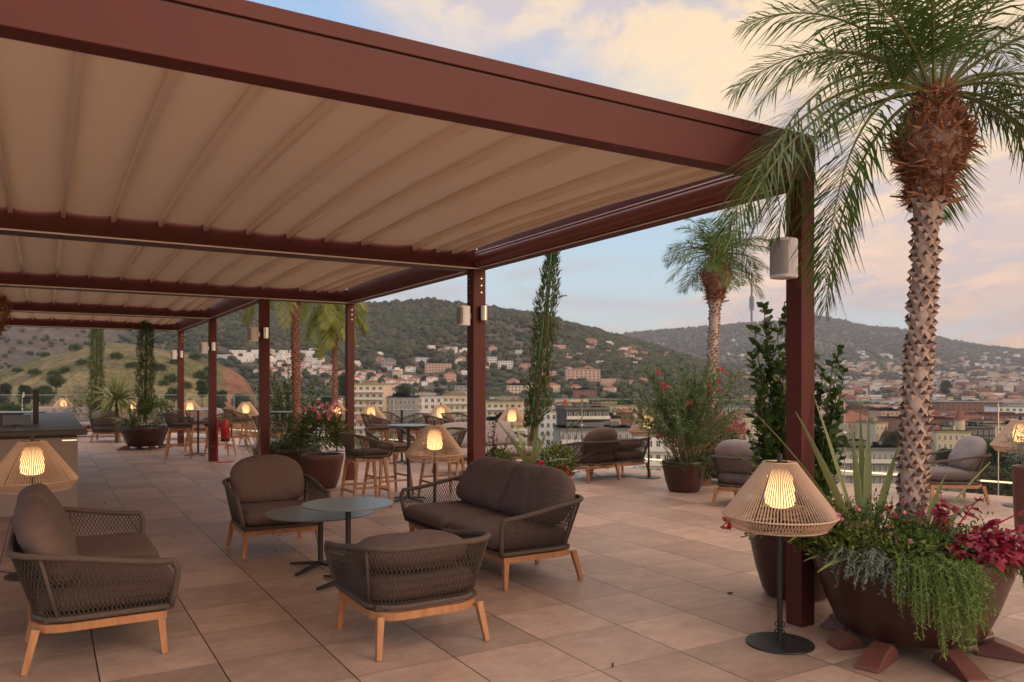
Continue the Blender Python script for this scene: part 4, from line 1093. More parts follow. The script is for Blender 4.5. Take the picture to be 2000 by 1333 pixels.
for i in range(34):
    b = np.array([rng.uniform(-.40, .02), rng.uniform(-.35, .0), .57]); d = np.array([rng.normal()*.35, rng.normal()*.3 - .1, 1.0]); l = rng.uniform(.12, .36)
    c = bez(b, d, l, .3, 6); sp.append((b, d, l, .3)); heads += [c[-1]]
stems_plant(pk, sp, .03, .01, M['herb'], .0018, 30, droop=.2)
petals(pk, heads, .016, M['pinkfl'])
bl = plant('bloodleaf_plant', tuple(pc), 'magenta bloodleaf with pink stems sprawling over the right of the big planter', rz=PRZ)
sp = []
for i in range(30):
    b = np.array([rng.uniform(.08, .42), rng.uniform(-.30, .02), .58]); az = rng.uniform(-1.4, .5)
    sp.append((b, (math.cos(az), math.sin(az), rng.uniform(.3, 1.4)), rng.uniform(.18, .45), rng.uniform(.6, 1.6)))
for i in range(12):
    b = np.array([rng.uniform(.0, .22), rng.uniform(-.1, .12), .62]); sp.append((b, (rng.normal()*.35, rng.normal()*.3 - .2, 1.0), rng.uniform(.18, .36), .5))
sp += [((.30, -.35, .60), (1, -.1, .22), .62, .05), ((.22, -.12, .62), (1, -.15, .75), .62, .1), ((.34, -.30, .62), (1, .1, .05), .5, .0), ((.36, -.1, .62), (1, .0, .42), .66, .2)]
stems_plant(bl, sp, .082, .046, M['magenta'], .007, 46, ang=1.0, sm=M['mstem'], start=.25, droop=.7)
sl_ = plant('solar_spotlight', tuple(pc + np.array([-.02, -.42, .60])), 'small dark solar spotlight stuck in the big planter', 'solar light')
g = MB(); g.box((-.034, -.012, .0), (.034, .012, .045), M=Matrix.Rotation(-.5, 4, 'X')); bevel(g.build('panel', mat('solar_panel', (.03, .035, .055), .25), sl_), .004)
g = MB(); g.tube([(0, .01, .01), (0, .02, -.08)], .006, 6); g.build('spike', M['black'], sl_)
# -- laurel behind the nearest post
la = plant('laurel_bush', tuple(LP), 'upright laurel bush with glossy dark leaves behind the nearest post', 'shrub')
sp = []
for (x, yt, dyy) in ((1492, 598, .0), (1500, 625, .1), (1532, 590, .05), (1518, 640, -.1), (1545, 640, .1), (1640, 672, .05), (1628, 700, -.05), (1608, 720, .1), (1480, 760, -.1), (1470, 800, 0), (1646, 790, .0), (1560, 620, .12),
                     (1575, 660, 0), (1590, 690, .1), (1508, 700, .0), (1528, 720, -.12), (1600, 760, .1), (1625, 800, .0), (1492, 840, -.1), (1540, 780, .15), (1655, 850, .1), (1478, 880, -.1), (1610, 860, .15), (1575, 800, .1), (1468, 690, .0), (1474, 640, .05), (1486, 720, -.1), (1462, 850, -.1), (1500, 760, .1), (1650, 720, .0), (1636, 760, -.05), (1520, 860, -.1), (1484, 800, .1)):
    t = np.array(P(x, yt, 5.95 + dyy)); b = LP + np.array([(t[0]-LP[0])*.45, dyy*.4, .54]); d = t - b; l = np.linalg.norm(d); sp.append((b - LP, d/l + np.array([0, 0, .03]), l, .06))
stems_plant(la, sp, .105, .048, M['laurel'], .008, 66, ang=.85, sm=M['stem'], start=.04, droop=.15)
lw = plant('variegated_creeper', tuple(LP), 'yellow green variegated creeper over the rim of the planter behind the lamp')
g = MB(); bush(g, (0, -.1, .55), (.40, .34, .14), 1300, .045, .028, zmin=-.4, lump=.4); g.build('leaves', M['var'], lw)
petals(lw, [np.array((-.55, -.1, .56)) + rng.normal(size=3)*.03 for _ in range(5)], .03, M['redfl'])
# -- oleander
ol = plant('oleander_bush', tuple(OP), 'wide oleander bush with red flowers in the small brown planter', 'shrub')
sp = []
for i in range(112):
    az = rng.uniform(0, 6.283); e_ = rng.uniform(.25, 1.0)**.7*math.radians(78) + .15
    d = np.array([math.cos(az)*math.cos(e_)*1.0, math.sin(az)*math.cos(e_), math.sin(e_)]); sp.append((np.array([rng.normal()*.08, rng.normal()*.08, .42]), d, rng.uniform(1.0, 1.62)*(.66 + .34*math.sin(e_)), .35))
stems_plant(ol, sp, .135, .017, M['ole'], .007, 66, ang=.8, sm=M['stempale'], start=.38, droop=.1)
hd = []
for (x, y) in ((1285, 725), (1291, 752), (1293, 758), (1303, 753), (1385, 750), (1378, 762), (1391, 762), (1323, 810), (1408, 726), (1400, 744), (1420, 732), (1408, 765), (1286, 850), (1350, 790)):
    p = np.array(P(x, y, 11.25)) - OP; hd += [p + rng.normal(size=3)*.022 for _ in range(2)]
petals(ol, hd, .030, M['redfl'])
og = plant('leafy_ground_plant', tuple(OP), 'green ground foliage hanging over the oleander planter')
g = MB(); bush(g, (0.05, -.12, .43), (.34, .28, .12), 900, .05, .012, zmin=-.6, lump=.5); bush(g, (.26, -.15, .36), (.16, .16, .24), 500, .05, .012, zmin=-.9, lump=.4); g.build('leaves', M['green'], og)
mp = plant('pink_leaf_plant', tuple(MP), 'pink and red leaved plant on green foliage in the planter behind the oleander')
g = MB(); bush(g, (-.02, -.1, .80), (.44, .36, .30), 700, .075, .040, zmin=-.1, lump=.5); g.build('leaves', leafmat('pink_leaf', (.42, .06, .10), (.60, .25, .27), (.20, .26, .05), trans=.25), mp)
mg = plant('leafy_ground_plant', tuple(MP), 'dense green foliage under the pink leaves behind the oleander')
g = MB(); bush(g, (0, -.05, .55), (.52, .44, .32), 2200, .05, .02, zmin=-.5, lump=.4); g.build('leaves', M['green'], mg)
# -- cypresses
def cypress(x0, x1, Y, y0, y1, w, label, stake=False):
    b = np.array(P(x0, y0, Y)); t = np.array(P(x1, y1, Y)); H = t[2] - b[2]; lean = t[0]-b[0]
    root = plant('cypress', tuple(b), label, 'cypress tree', 'slender cypresses on the terrace')
    g = MB(); g.tube([(lean*q, 0, H*q) for q in np.linspace(0, 1, 8)], np.linspace(.045, .012, 8), 8); g.build('trunk', M['stem'], root)
    n = int(3300*H/2.6*(w/.16)); zt = rng.uniform(.06, 1.0, n)
    env = w*np.clip(np.minimum(zt*5+.35, 1), 0, 1)*np.clip((1.06-zt)*3.2, .12, 1)
    az = rng.uniform(0, 6.283, n); lum = np.array([1 + .55*mnoise.noise(Vector((math.cos(a)*1.1, math.sin(a)*1.1, float(q)*H*3.2))) for a, q in zip(az, zt)])
    rr = env*rng.uniform(.25, 1.0, n)**.6*lum
    p = np.column_stack([lean*zt + rr*np.cos(az), rr*np.sin(az), zt*H])
    D = np.column_stack([np.cos(az)*.45, np.sin(az)*.45, np.full(n, 1.0)]) + rng.normal(size=(n, 3))*.32
    g = MB(); leaf_quads(g, p, D, rng.uniform(.05, .11, n), rng.uniform(.010, .022, n), .05)
    for (q, a) in ((.97, .0), (.55, 2.8), (.7, .3)):
        o = np.array([lean*q, 0, q*H]); dd = np.array([math.cos(a), -.1, .25]); k = 50; tt = rng.uniform(0, 1, k)
        leaf_quads(g, o + dd*(w*1.55*tt)[:, None], rng.normal(size=(k, 3))*.5 + dd, .05, .011, .05)
    g.build('crown', M['cypress'], root)
    if stake:
        g = MB(); g.tube([(-.02, -w*.9, .25), (lean*1.0-.02, -w*.5, H*.99)], .013, 8); g.build('stake', mat('green_stake', (.012, .12, .045), .4), root)
    return root
cypress(1040, 1082, 10.4, 862, 470, .15, 'slender leaning cypress tied to a green stake behind the sofa', True)
cypress(283, 287, 19.2, 825, 610, .20, 'dark slender cypress in the far planter', False)
cypress(186, 191, 22.2, 835, 610, .19, 'dark slender cypress farther left behind the dracaena', False)
# -- bed behind the sofa
ag = plant('agave_plant', tuple(CP + np.array([-.05, -.25, .50])), 'agave-like plant with broad green sword leaves at the foot of the cypress')
blades(ag, (0, 0, 0), [(R_(165), R_(62), .75, .35), (R_(135), R_(70), .62, .2), (R_(20), R_(48), 1.0, .25), (R_(60), R_(72), .6, .2), (R_(200), R_(35), .62, .8), (R_(340), R_(35), .55, .7), (R_(250), R_(55), .55, .8), (R_(290), R_(50), .5, .7), (R_(100), R_(80), .55, .1), (R_(180), R_(20), .7, .6), (R_(225), R_(60), .6, .4), (R_(310), R_(65), .6, .4)], M['blade'], .075)
pp = plant('purple_cordyline', tuple(CP + np.array([.42, -.12, .48])), 'purple spiky cordyline right of the agave, behind the sofa end')
blades(pp, (0, 0, 0), [(R_(a), R_(e_), l, s) for a, e_, l, s in ((120, 75, .5, .2), (80, 80, .55, .1), (40, 60, .5, .4), (10, 45, .55, .7), (-10, 30, .55, .9), (-30, 20, .5, 1.0), (-20, 50, .5, .7), (20, 25, .6, .9), (60, 55, .5, .4), (-50, 40, .5, .9), (0, 10, .45, .9), (-40, 60, .45, .5), (150, 60, .5, .4), (30, 75, .55, .2))], M['purple'], .022)
yv = plant('yellow_croton', tuple(CP), 'yellow and green leaved plants filling the bed behind the sofa')
g = MB(); bush(g, (.30, -.10, .55), (.26, .24, .26), 700, .075, .022, zmin=-.2); bush(g, (-.45, -.15, .50), (.24, .24, .26), 700, .06, .024, zmin=-.2); g.build('leaves', M['var'], yv)
rb_ = plant('red_begonia', tuple(CP), 'dark leaved plant with bright red flowers just behind the sofa back', 'flowers')
g = MB(); bush(g, (.18, -.42, .46), (.34, .18, .14), 900, .045, .026, zmin=-.3); g.build('leaves', M['green'], rb_)
petals(rb_, [np.array(q) + rng.normal(size=3)*.02 for q in ((.10, -.52, .57), (.32, -.50, .55), (.36, -.5, .53), (.46, -.5, .47), (-.02, -.5, .56)) for _ in range(3)], .035, M['redfl'])
tg = empty('plant_label', tuple(CP + np.array([.56, -.42, .42])), .3, 'small pale plant tag hanging in the bed behind the sofa', 'plant tag')
g = MB(); g.box((-.035, -.003, 0), (.035, .003, .075), M=Matrix.Rotation(-.25, 4, 'Y')); g.build('card', mat('tag_blue', (.25, .33, .50), .5), tg); g = MB(); g.tube([(0.0, 0, .07), (-.03, 0, .13)], .003, 5); g.build('string', M['stempale'], tg)
dt = plant('dark_twig_plant', tuple(CP + np.array([-.52, -.2, .5])), 'thin dark stemmed plant right of the second pergola post')
stems_plant(dt, [((rng.normal()*.05, rng.normal()*.05, 0), (rng.normal()*.18, rng.normal()*.15, 1), rng.uniform(.35, .75), .1) for _ in range(9)], .045, .022, M['purple'], .004, 55)
# -- bushes round the middle planters
vb = plant('variegated_bush', tuple(RP), 'round yellow green bush with pink flowers in the reddish planter', 'shrub')
g = MB(); bush(g, (-.05, 0, .80), (.44, .42, .40), 2600, .075, .026, zmin=-.5, lump=.35); g.build('leaves', leafmat('schefflera_leaf', (.035, .065, .014), (.10, .13, .022), (.34, .30, .06), trans=.25), vb)
petals(vb, [np.array((.08 + rng.normal()*.16, -.1 + rng.normal()*.12, 1.19 + rng.normal()*.07)) for _ in range(36)], .04, M['pinkfl'])
gr = plant('grass_clump', tuple(RP2), 'dense dark green grass mound behind the facing armchair', 'grass plant')
sp = []
for i in range(900):
    az = rng.uniform(0, 6.283); e_ = rng.uniform(.15, 1.35); sp.append((az, e_, rng.uniform(.25, .62), rng.uniform(1.0, 2.4)))
g = MB()
for az, e_, Ln, sg_ in sp:
    d0 = (math.cos(az)*math.cos(e_), math.sin(az)*math.cos(e_), math.sin(e_)); rr = rng.uniform(0, .42); a2 = rng.uniform(0, 6.283)
    c = bez((rr*math.cos(a2), rr*math.sin(a2), .50), d0, Ln, sg_, 5); S = unit(np.cross(c[-1]-c[0], [0, 0, 1.0]) + rng.normal(size=3)*.002)
    wv = np.array([.007, .008, .007, .005, .001])[:, None]; g.grid(np.stack([c - S*wv, c + S*wv], 1))
g.build('blades', M['grass'], gr)
g = MB(); bush(g, (.40, -.28, .52), (.30, .22, .30), 900, .05, .016, zmin=-.7); go_ = g.build('side_foliage', M['green'], gr)
pl = plant('plume_grass', tuple(PX(516, 12.1)), 'tan feathery plume grass in front of the dark pergola post', 'grass plant')
g = MB(); g2 = MB()
for i in range(26):
    az = rng.uniform(1.6, 4.9); c = bez((rng.normal()*.05, rng.normal()*.05, 0.02), (math.cos(az)*.35, math.sin(az)*.3, 1), rng.uniform(.8, 1.25), rng.uniform(.3, 1.0), 9); g.tube(c, .003, 3, cap=False)
    t = unit(c[-1]-c[-2]); k = 60; q = rng.uniform(0, .16, k)
    leaf_quads(g2, c[-1] - t*.08 + t*q[:, None] + rng.normal(size=(k, 3))*.006, rng.normal(size=(k, 3))*.55 + t, .03, .004, .2)
g.build('stalks', M['plume'], pl); g2.build('plumes', M['plume'], pl)
ls = plant('laurel_bush', PX(569, 17.6), 'bushy dark laurel behind the left palm trunk', 'shrub')
sp = [((rng.normal()*.1, rng.normal()*.1, .3), (rng.normal()*.32, rng.normal()*.3, 1), rng.uniform(1.0, 1.75), .1) for _ in range(36)]
stems_plant(ls, sp, .10, .042, M['laurel'], .009, 62, start=.12)
# -- far planter
fp = plant('spiky_lily_plant', tuple(FP + np.array([-.25, -.1, .50])), 'yellow green strappy leaves in the far planter')
blades(fp, (0, 0, 0), [(R_(a), R_(e_), l, s) for a, e_, l, s in ((160, 70, .7, .8), (140, 78, .8, .5), (190, 55, .7, 1.5), (200, 60, .8, 1.8), (60, 70, .9, .3), (30, 65, .8, .6), (100, 82, .8, .2), (250, 60, .7, 1.9), (220, 70, .7, 1.0), (300, 65, .7, 1.6), (330, 60, .6, 1.0), (270, 75, .7, .8))], M['blade'], .045)
fb_ = plant('leafy_bush', tuple(FP + np.array([.15, 0, .5])), 'dark leafy bush spilling from the far planter', 'shrub')
g = MB(); bush(g, (.1, 0, .25), (.55, .45, .50), 2400, .07, .022, zmin=-.6, lump=.4); bush(g, (-.45, -.2, .0), (.22, .3, .25), 600, .05, .02, zmin=-.7); g.build('leaves', M['green'], fb_)
dr = plant('dracaena', tuple(PX(228, 21.0, .3)), 'dracaena with a ball of narrow pale green leaves left of the far planter')
g = MB(); g.tube([(0, 0, -.3), (0, 0, .85)], .05, 8); g.build('trunk', M['stem'], dr)
blades(dr, (0, 0, .85), [(float(rng.uniform(0, 6.283)), float(math.radians(rng.uniform(-35, 88))), float(rng.uniform(.55, .85)), float(rng.uniform(.3, 1.5))) for _ in range(170)], M['blade'], .05)
ff = plant('flowering_bush', PX(160, 22.6, .25), 'loose bush with small pale flowers beside the far cypress', 'shrub')
g = MB(); bush(g, (0, 0, .55), (.62, .4, .75), 1700, .06, .02, zmin=-.5, lump=.5, shell=.3); g.build('leaves', M['green'], ff); petals(ff, [np.array((rng.normal()*.4, -.3, .6 + rng.normal()*.35)) for _ in range(20)], .035, M['pinkfl'])
# -- silver shrub at the right edge
re_ = np.array(PX(2004, 8.3)); make_tub('tall_planter', tuple(re_), .13, .10, .72, 'narrow planter with silvery shrub cut by the right picture edge', M['tub_red'], z0=.005, feet=False, lip=.05)
rs_ = plant('silver_shrub', tuple(re_), 'silvery small leaved shrub at the right picture edge', 'shrub')
g = MB(); bush(g, (0, 0, .90), (.20, .20, .26), 1500, .022, .010, zmin=-.6, lump=.4, shell=.2); g.build('leaves', M['silver'], rs_)
# dry leaves on the tiles
for i, (x, y) in enumerate(((541, 1047), (607, 1083), (345, 1050), (204, 985), (268, 963), (349, 943), (1168, 962), (1420, 1160), (1196, 1305), (420, 921), (540, 1078))):
    g = MB(); leaf_quads(g, [(0, 0, .004)], [(1, .3, .1)], .06, .03, -.3); o = g.build('dry_leaf', M['dead']); o.location = F(x, y); o.rotation_euler = (0, 0, i*1.7); o.scale = (.8,)*3
    tag(o, 'small dry brown leaf lying on the stone tiles', 'dry leaf', 'dry leaves scattered on the tiles')
# ================================================================ terrain
HAZE = 1.1e-4
def vnoise(x, y, seed=0):
    xi = np.floor(x).astype(np.int64); yi = np.floor(y).astype(np.int64); xf = x-xi; yf = y-yi
    def h(a, b):
        n = (a*374761393 + b*668265263 + seed*974711) & 0xffffffff
        n = ((n ^ (n >> 13))*1274126177) & 0xffffffff
        return ((n ^ (n >> 16)) & 0xffff)/65535.0
    u = xf*xf*(3-2*xf); v = yf*yf*(3-2*yf)
    return (h(xi, yi)*(1-u) + h(xi+1, yi)*u)*(1-v) + (h(xi, yi+1)*(1-u) + h(xi+1, yi+1)*u)*v
def fbm(x, y, seed=0, o=4):
    s = 0; a = .5; t = 0
    for i in range(o):
        s = s + a*vnoise(x*2**i, y*2**i, seed+i); t += a; a *= .5
    return s/t
GX = [-900, -200, -50, 0, 60, 120, 197, 262, 362, 420, 470, 500, 540, 3000]; GY = [741, 736, 729, 724, 705, 689, 673, 677, 690, 707, 733, 762, 800, 800]
R2X = [-900, -200, 0, 300, 500, 640, 730, 790, 850, 930, 1000, 1060, 1100, 1150, 1200, 1260, 1330, 1400, 1500, 1600, 3000]
R2Y = [590, 566, 560, 566, 578, 592, 600, 594, 589, 599, 609, 618, 630, 643, 658, 674, 698, 722, 745, 760, 770]
R3X = [-900, 600, 1000, 1150, 1200, 1250, 1300, 1400, 1470, 1530, 1590, 1640, 1700, 1750, 1800, 1850, 1900, 1950, 2000, 2150, 2400, 3000]
R3Y = [700, 690, 680, 668, 659, 653, 650, 641, 635, 633, 622, 629, 642, 645, 653, 665, 675, 681, 687, 694, 705, 715]
YG, YR2, YR3 = 430.0, 1500.0, 4300.0
def ss(x): x = np.clip(x, 0, 1); return x*x*(3-2*x)
def terrain(X, Y):
    X = np.asarray(X, float); Y = np.maximum(np.asarray(Y, float), 1.0)
    xp = HX + FPX*X/Y
    zc = -31 + 36*ss((Y-900)/1200) + 25*ss((Y-2100)/1600)
    zc = zc + (fbm(X/120, Y/120, 5, 3)-.5)*8*ss((Y-150)/300)
    h2 = HCAM + (HY - np.interp(xp, R2X, R2Y))*YR2/FPX
    t2 = (Y-560)/(YR2-560); p2 = np.where(t2 < 1, np.clip(t2, 0, 1)**1.25, 1 - .6*ss((t2-1)/.9))
    gul = (fbm(X/190, Y/330, 11, 4)-.5)*75*np.clip(t2, 0, 1)*np.clip(1.08-t2, 0, 1)*2
    z2 = zc + (h2-zc)*p2 + gul
    h3 = HCAM + (HY - np.interp(xp, R3X, R3Y))*YR3/FPX
    t3 = (Y-1900)/(YR3-1900); p3 = np.where(t3 < 1, np.clip(t3, 0, 1)**1.5, 1 - .5*ss((t3-1)/.5))
    g3 = (fbm(X/520, Y/800, 23, 4)-.5)*230*np.clip(t3, 0, 1)*np.clip(1.05-t3, 0, 1)*1.7
    z3 = zc + (h3-zc)*p3 + g3
    gy = np.interp(xp, GX, GY); hg = HCAM + (HY-gy)*YG/FPX
    tg_ = (Y-215)/(YG-215); pg = np.where(tg_ < 1, ss(np.clip(tg_, 0, 1))**.9, 1 - ss((tg_-1)/.55))
    zg = -31 + (hg+31)*pg*ss((560-xp)/80) + (fbm(X/35, Y/35, 31, 3)-.5)*4*np.clip(tg_, 0, 1)
    z = np.maximum(np.maximum(zc, z2), np.maximum(z3, zg))
    z = z + (fbm(X/16, Y/16, 41, 2)-.5)*2.2*ss((Y-600)/300)
    return z
def in_grass(X, Y):
    xp = HX + FPX*X/np.maximum(Y, 1); return (xp < 520) & (Y < 640) & (Y > 240)
S = np.linspace(-1.15, 1.7, 520); Yl = np.concatenate([np.linspace(14, 200, 20), np.geomspace(210, 7200, 330)])
SS, YY = np.meshgrid(S, Yl); XX = SS*YY
ZZ = terrain(XX, YY)
ZZ = np.where(YY < 120, np.minimum(ZZ, -30), ZZ)
g = MB(); V = np.stack([XX, YY, ZZ], -1); g.grid(V, flip=True)
def terrain_material():
    m, nt, bs = _nt('hill_ground'); L = nt.links.new; N = nt.nodes.new
    at = N('ShaderNodeAttribute'); at.attribute_name = 'cover'; tc = N('ShaderNodeTexCoord')
    n1 = N('ShaderNodeTexNoise'); n1.inputs['Scale'].default_value = .045; n1.inputs['Detail'].default_value = 9; n1.inputs['Roughness'].default_value = .68; L(tc.outputs['Object'], n1.inputs['Vector'])
    mr = N('ShaderNodeMapRange'); L(n1.outputs['Fac'], mr.inputs[0]); mr.inputs[1].default_value = .3; mr.inputs[2].default_value = .7; mr.inputs[3].default_value = .55; mr.inputs[4].default_value = 1.45
    mx = N('ShaderNodeMix'); mx.data_type = 'RGBA'; mx.blend_type = 'MULTIPLY'; mx.inputs[0].default_value = 1; L(at.outputs['Color'], mx.inputs[6]); L(mr.outputs[0], mx.inputs[7])
    n3 = N('ShaderNodeTexNoise'); n3.inputs['Scale'].default_value = .42; n3.inputs['Detail'].default_value = 5; n3.inputs['Roughness'].default_value = .7; L(tc.outputs['Object'], n3.inputs['Vector'])
    m3 = N('ShaderNodeMapRange'); L(n3.outputs['Fac'], m3.inputs[0]); m3.inputs[1].default_value = .36; m3.inputs[2].default_value = .64; m3.inputs[3].default_value = .58; m3.inputs[4].default_value = 1.3
    mx2 = N('ShaderNodeMix'); mx2.data_type = 'RGBA'; mx2.blend_type = 'MULTIPLY'; mx2.inputs[0].default_value = 1; L(mx.outputs[2], mx2.inputs[6]); L(m3.outputs[0], mx2.inputs[7])
    L(mx2.outputs[2], bs.inputs['Base Color']); bs.inputs['Roughness'].default_value = .95; bs.inputs['Specular IOR Level'].default_value = .1
    bp = N('ShaderNodeBump'); bp.inputs['Strength'].default_value = .9; bp.inputs['Distance'].default_value = 6.0
    n2 = N('ShaderNodeTexNoise'); n2.inputs['Scale'].default_value = .10; n2.inputs['Detail'].default_value = 6; L(tc.outputs['Object'], n2.inputs['Vector'])
    L(n2.outputs['Fac'], bp.inputs['Height']); L(bp.outputs[0], bs.inputs['Normal']); return m
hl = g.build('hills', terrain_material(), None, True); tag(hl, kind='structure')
# land cover colours: scrub, grass, bare earth, town ground
n_a = fbm(XX/260, YY/420, 51, 4); n_b = fbm(XX/90, YY/150, 61, 4); n_c = fbm(XX/28, YY/28, 71, 3)
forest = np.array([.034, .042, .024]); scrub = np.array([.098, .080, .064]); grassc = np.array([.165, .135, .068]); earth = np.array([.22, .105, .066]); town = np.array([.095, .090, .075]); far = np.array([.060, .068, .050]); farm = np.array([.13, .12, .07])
def lerp(a, b, t): return a + (b-a)*t[..., None]
c = np.broadcast_to(forest, XX.shape + (3,)).copy()
c = lerp(c, scrub, ss((n_a - .44)/.10)*ss((YY-640)/200)*ss((1900-YY)/200))
c = lerp(c, np.array([.15, .092, .068]), ss((n_b - .64)/.06)*.7*ss((YY-700)/200)*ss((1900-YY)/200))
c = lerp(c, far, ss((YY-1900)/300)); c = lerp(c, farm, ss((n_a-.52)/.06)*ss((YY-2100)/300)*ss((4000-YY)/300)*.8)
XP = HX + FPX*XX/YY
tw = ss((1000-YY)/150)*ss((XP-500)/120); tw = np.maximum(tw, ss((XP-1330)/150)*ss((2700-YY)/500)); c = lerp(c, town, tw*.8)
gm = ((XP < 520) & (YY < 620) & (YY > 200)).astype(float); c = lerp(c, lerp(np.broadcast_to(grassc, c.shape), np.array([.105, .10, .045]), ss((n_c-.42)/.16)), gm)
em = gm*np.maximum(ss((XP-425)/25)*ss((n_b-.38)/.05), ss(1-np.abs(XP-128)/40)*ss((330-YY)/30)*ss((YY-262)/12)); c = lerp(c, earth, em*.9)
em2 = ss((YY-560)/40)*ss((800-YY)/60)*ss((520-XP)/40)*ss((XP-330)/40)*ss((n_b-.45)/.05); c = lerp(c, earth, em2*.8)
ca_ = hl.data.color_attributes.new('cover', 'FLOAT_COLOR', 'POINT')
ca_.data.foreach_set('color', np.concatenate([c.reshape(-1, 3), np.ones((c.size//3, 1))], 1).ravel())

# ================================================================ woods (one mass), single trees
ICO_V, ICO_F = None, None
def ico(sub=1):
    b = bmesh.new(); bmesh.ops.create_icosphere(b, subdivisions=sub, radius=1.0)
    b.verts.ensure_lookup_table(); v = np.array([x.co[:] for x in b.verts]); f = [tuple(q.index for q in p.verts) for p in b.faces]; b.free(); return v, f
IV, IF = ico(2); IV1, IF1 = ico(1)
def treemat(name, c1, c2, c3):
    m, nt, bs = _nt(name); L = nt.links.new; N = nt.nodes.new
    g = N('ShaderNodeNewGeometry'); rp = N('ShaderNodeValToRGB'); rp.color_ramp.elements[0].color = (*c1, 1); rp.color_ramp.elements[1].color = (*c3, 1); e = rp.color_ramp.elements.new(.62); e.color = (*c2, 1)
    L(g.outputs['Random Per Island'], rp.inputs[0]); tc = N('ShaderNodeTexCoord'); nz = N('ShaderNodeTexNoise'); nz.inputs['Scale'].default_value = .55; nz.inputs['Detail'].default_value = 5; L(tc.outputs['Object'], nz.inputs['Vector'])
    mr = N('ShaderNodeMapRange'); L(nz.outputs['Fac'], mr.inputs[0]); mr.inputs[1].default_value = .3; mr.inputs[2].default_value = .7; mr.inputs[3].default_value = .6; mr.inputs[4].default_value = 1.4
    mx = N('ShaderNodeMix'); mx.data_type = 'RGBA'; mx.blend_type = 'MULTIPLY'; mx.inputs[0].default_value = 1; L(rp.outputs[0], mx.inputs[6]); L(mr.outputs[0], mx.inputs[7])
    L(mx.outputs[2], bs.inputs['Base Color']); bs.inputs['Roughness'].default_value = .9; bs.inputs['Specular IOR Level'].default_value = .15
    bp = N('ShaderNodeBump'); bp.inputs['Strength'].default_value = 1; bp.inputs['Distance'].default_value = 1.2; L(nz.outputs['Fac'], bp.inputs['Height']); L(bp.outputs[0], bs.inputs['Normal']); return m
M['wood'] = treemat('tree_canopy', (.022, .030, .015), (.046, .055, .026), (.090, .082, .040))
BLOCK = []      # building footprints in (X,Y,r) to keep clear of trees
def blob_trees(g, X, Y, R, H, iv, iF):
    Z = terrain(X, Y); n = len(X)
    base = np.array(iF)
    for i in range(n):
        s = np.array([R[i], R[i], H[i]*.5])
        o = rng.uniform(0, 50, 3); k = 1 + .36*np.sin(iv @ np.array([3.1, 2.2, 1.3]) + o[0])*np.sin(iv @ np.array([-1.9, 3.3, 2.7]) + o[1]) + rng.normal(size=len(iv))*.10
        v = iv*k[:, None]*s + np.array([X[i], Y[i], Z[i] + H[i]*.42])
        o_ = g.n; g.v.append(v); g.n += len(v); g.f.extend((base + o_).tolist()); g.m.extend([0]*len(base))
# ================================================================ buildings
def wallmat(name, c, c2=None): return mat(name, c, .8, c2 or tuple(x*.88 for x in c), .6, .05, 2.0)
B_ = {'white': wallmat('white_wall', (.80, .75, .71)), 'cream': wallmat('cream_wall', (.64, .52, .36)), 'pink': wallmat('pink_wall', (.56, .36, .28)), 'brick': wallmat('brick_wall', (.25, .095, .06)),
      'grey': wallmat('grey_wall', (.34, .32, .30)), 'dark': wallmat('dark_wall', (.06, .052, .05)), 'roof': mat('tile_roof', (.27, .085, .055), .8, (.20, .06, .04), .8), 'flat': wallmat('flat_roof', (.33, .29, .26)), 'win': mat('window_glass', (.035, .040, .045), .15), 'ochre': wallmat('ochre_wall', (.42, .26, .13)), 'balc': wallmat('balcony_white', (.74, .68, .61)), 'awn': mat('red_awning', (.33, .05, .035), .7), 'slate': wallmat('slate_roof', (.10, .10, .11))}
def gable(g, w, d, z0, h, over=.4, mi=1, hip=True):
    x, y = w/2+over, d/2+over
    if hip:
        r = max(0, x - y) if w > d else 0; r2 = max(0, y - x) if d > w else 0
        v = [(-x,-y,z0),(x,-y,z0),(x,y,z0),(-x,y,z0),(-r,-r2,z0+h),(r,r2,z0+h)]
        if w >= d: fs = [(0,1,5,4),(1,2,5),(2,3,4,5),(3,0,4)]
        else: fs = [(0,1,4),(1,2,5,4),(2,3,5),(3,0,4,5)]
        g.add(v, fs + [(3,2,1,0)], mi)
# small far houses: a handful of kinds, one mesh each
def house_proto(name, kind, w, d, h, seed):
    r = random.Random(seed); g = MB(); g.box((-w/2, -d/2, -7), (w/2, d/2, h), 0)
    if kind in ('villa', 'block'):
        g.box((-w/2-.15, -d/2-.15, h), (w/2+.15, d/2+.15, h+.35), 0); g.box((-w/2+.3, -d/2+.3, h+.351), (w/2-.3, d/2-.3, h+.37), 1)
        if kind == 'villa': g.box((-w*.2, -d*.2, h+.36), (w*.35, d*.4, h+2.8), 0)
    else: gable(g, w, d, h, min(w, d)*.24, .45, 1)
    fl_ = max(1, int(h/3)); nc = max(2, int(w/3.2))
    for f in range(fl_):
        for c in range(nc):
            if r.random() < .15: continue
            x = -w/2 + w*(c+.5)/nc; z = .9 + f*3.0; ww = r.choice((.5, .6, .95))
            for sy in (-1, 1): g.box((x-ww, min(sy*d/2, sy*(d/2+.03)), z), (x+ww, max(sy*d/2, sy*(d/2+.03)), z+1.4), 2)
        for c in range(max(1, int(d/4))):
            y = -d/2 + d*(c+.5)/max(1, int(d/4))
            for sx in (-1, 1): g.box((min(sx*w/2, sx*(w/2+.03)), y-.6, z), (max(sx*w/2, sx*(w/2+.03)), y+.6, z+1.4), 2)
    return g
PROTO = {}
def proto(key, kind, w, d, h, wall, roof, seed, nm):
    o = house_proto(nm, kind, w, d, h, seed).build(nm, [B_[wall], B_[roof], B_['win']])
    PROTO[key] = [o, False]; o['rad'] = max(w, d)*.55
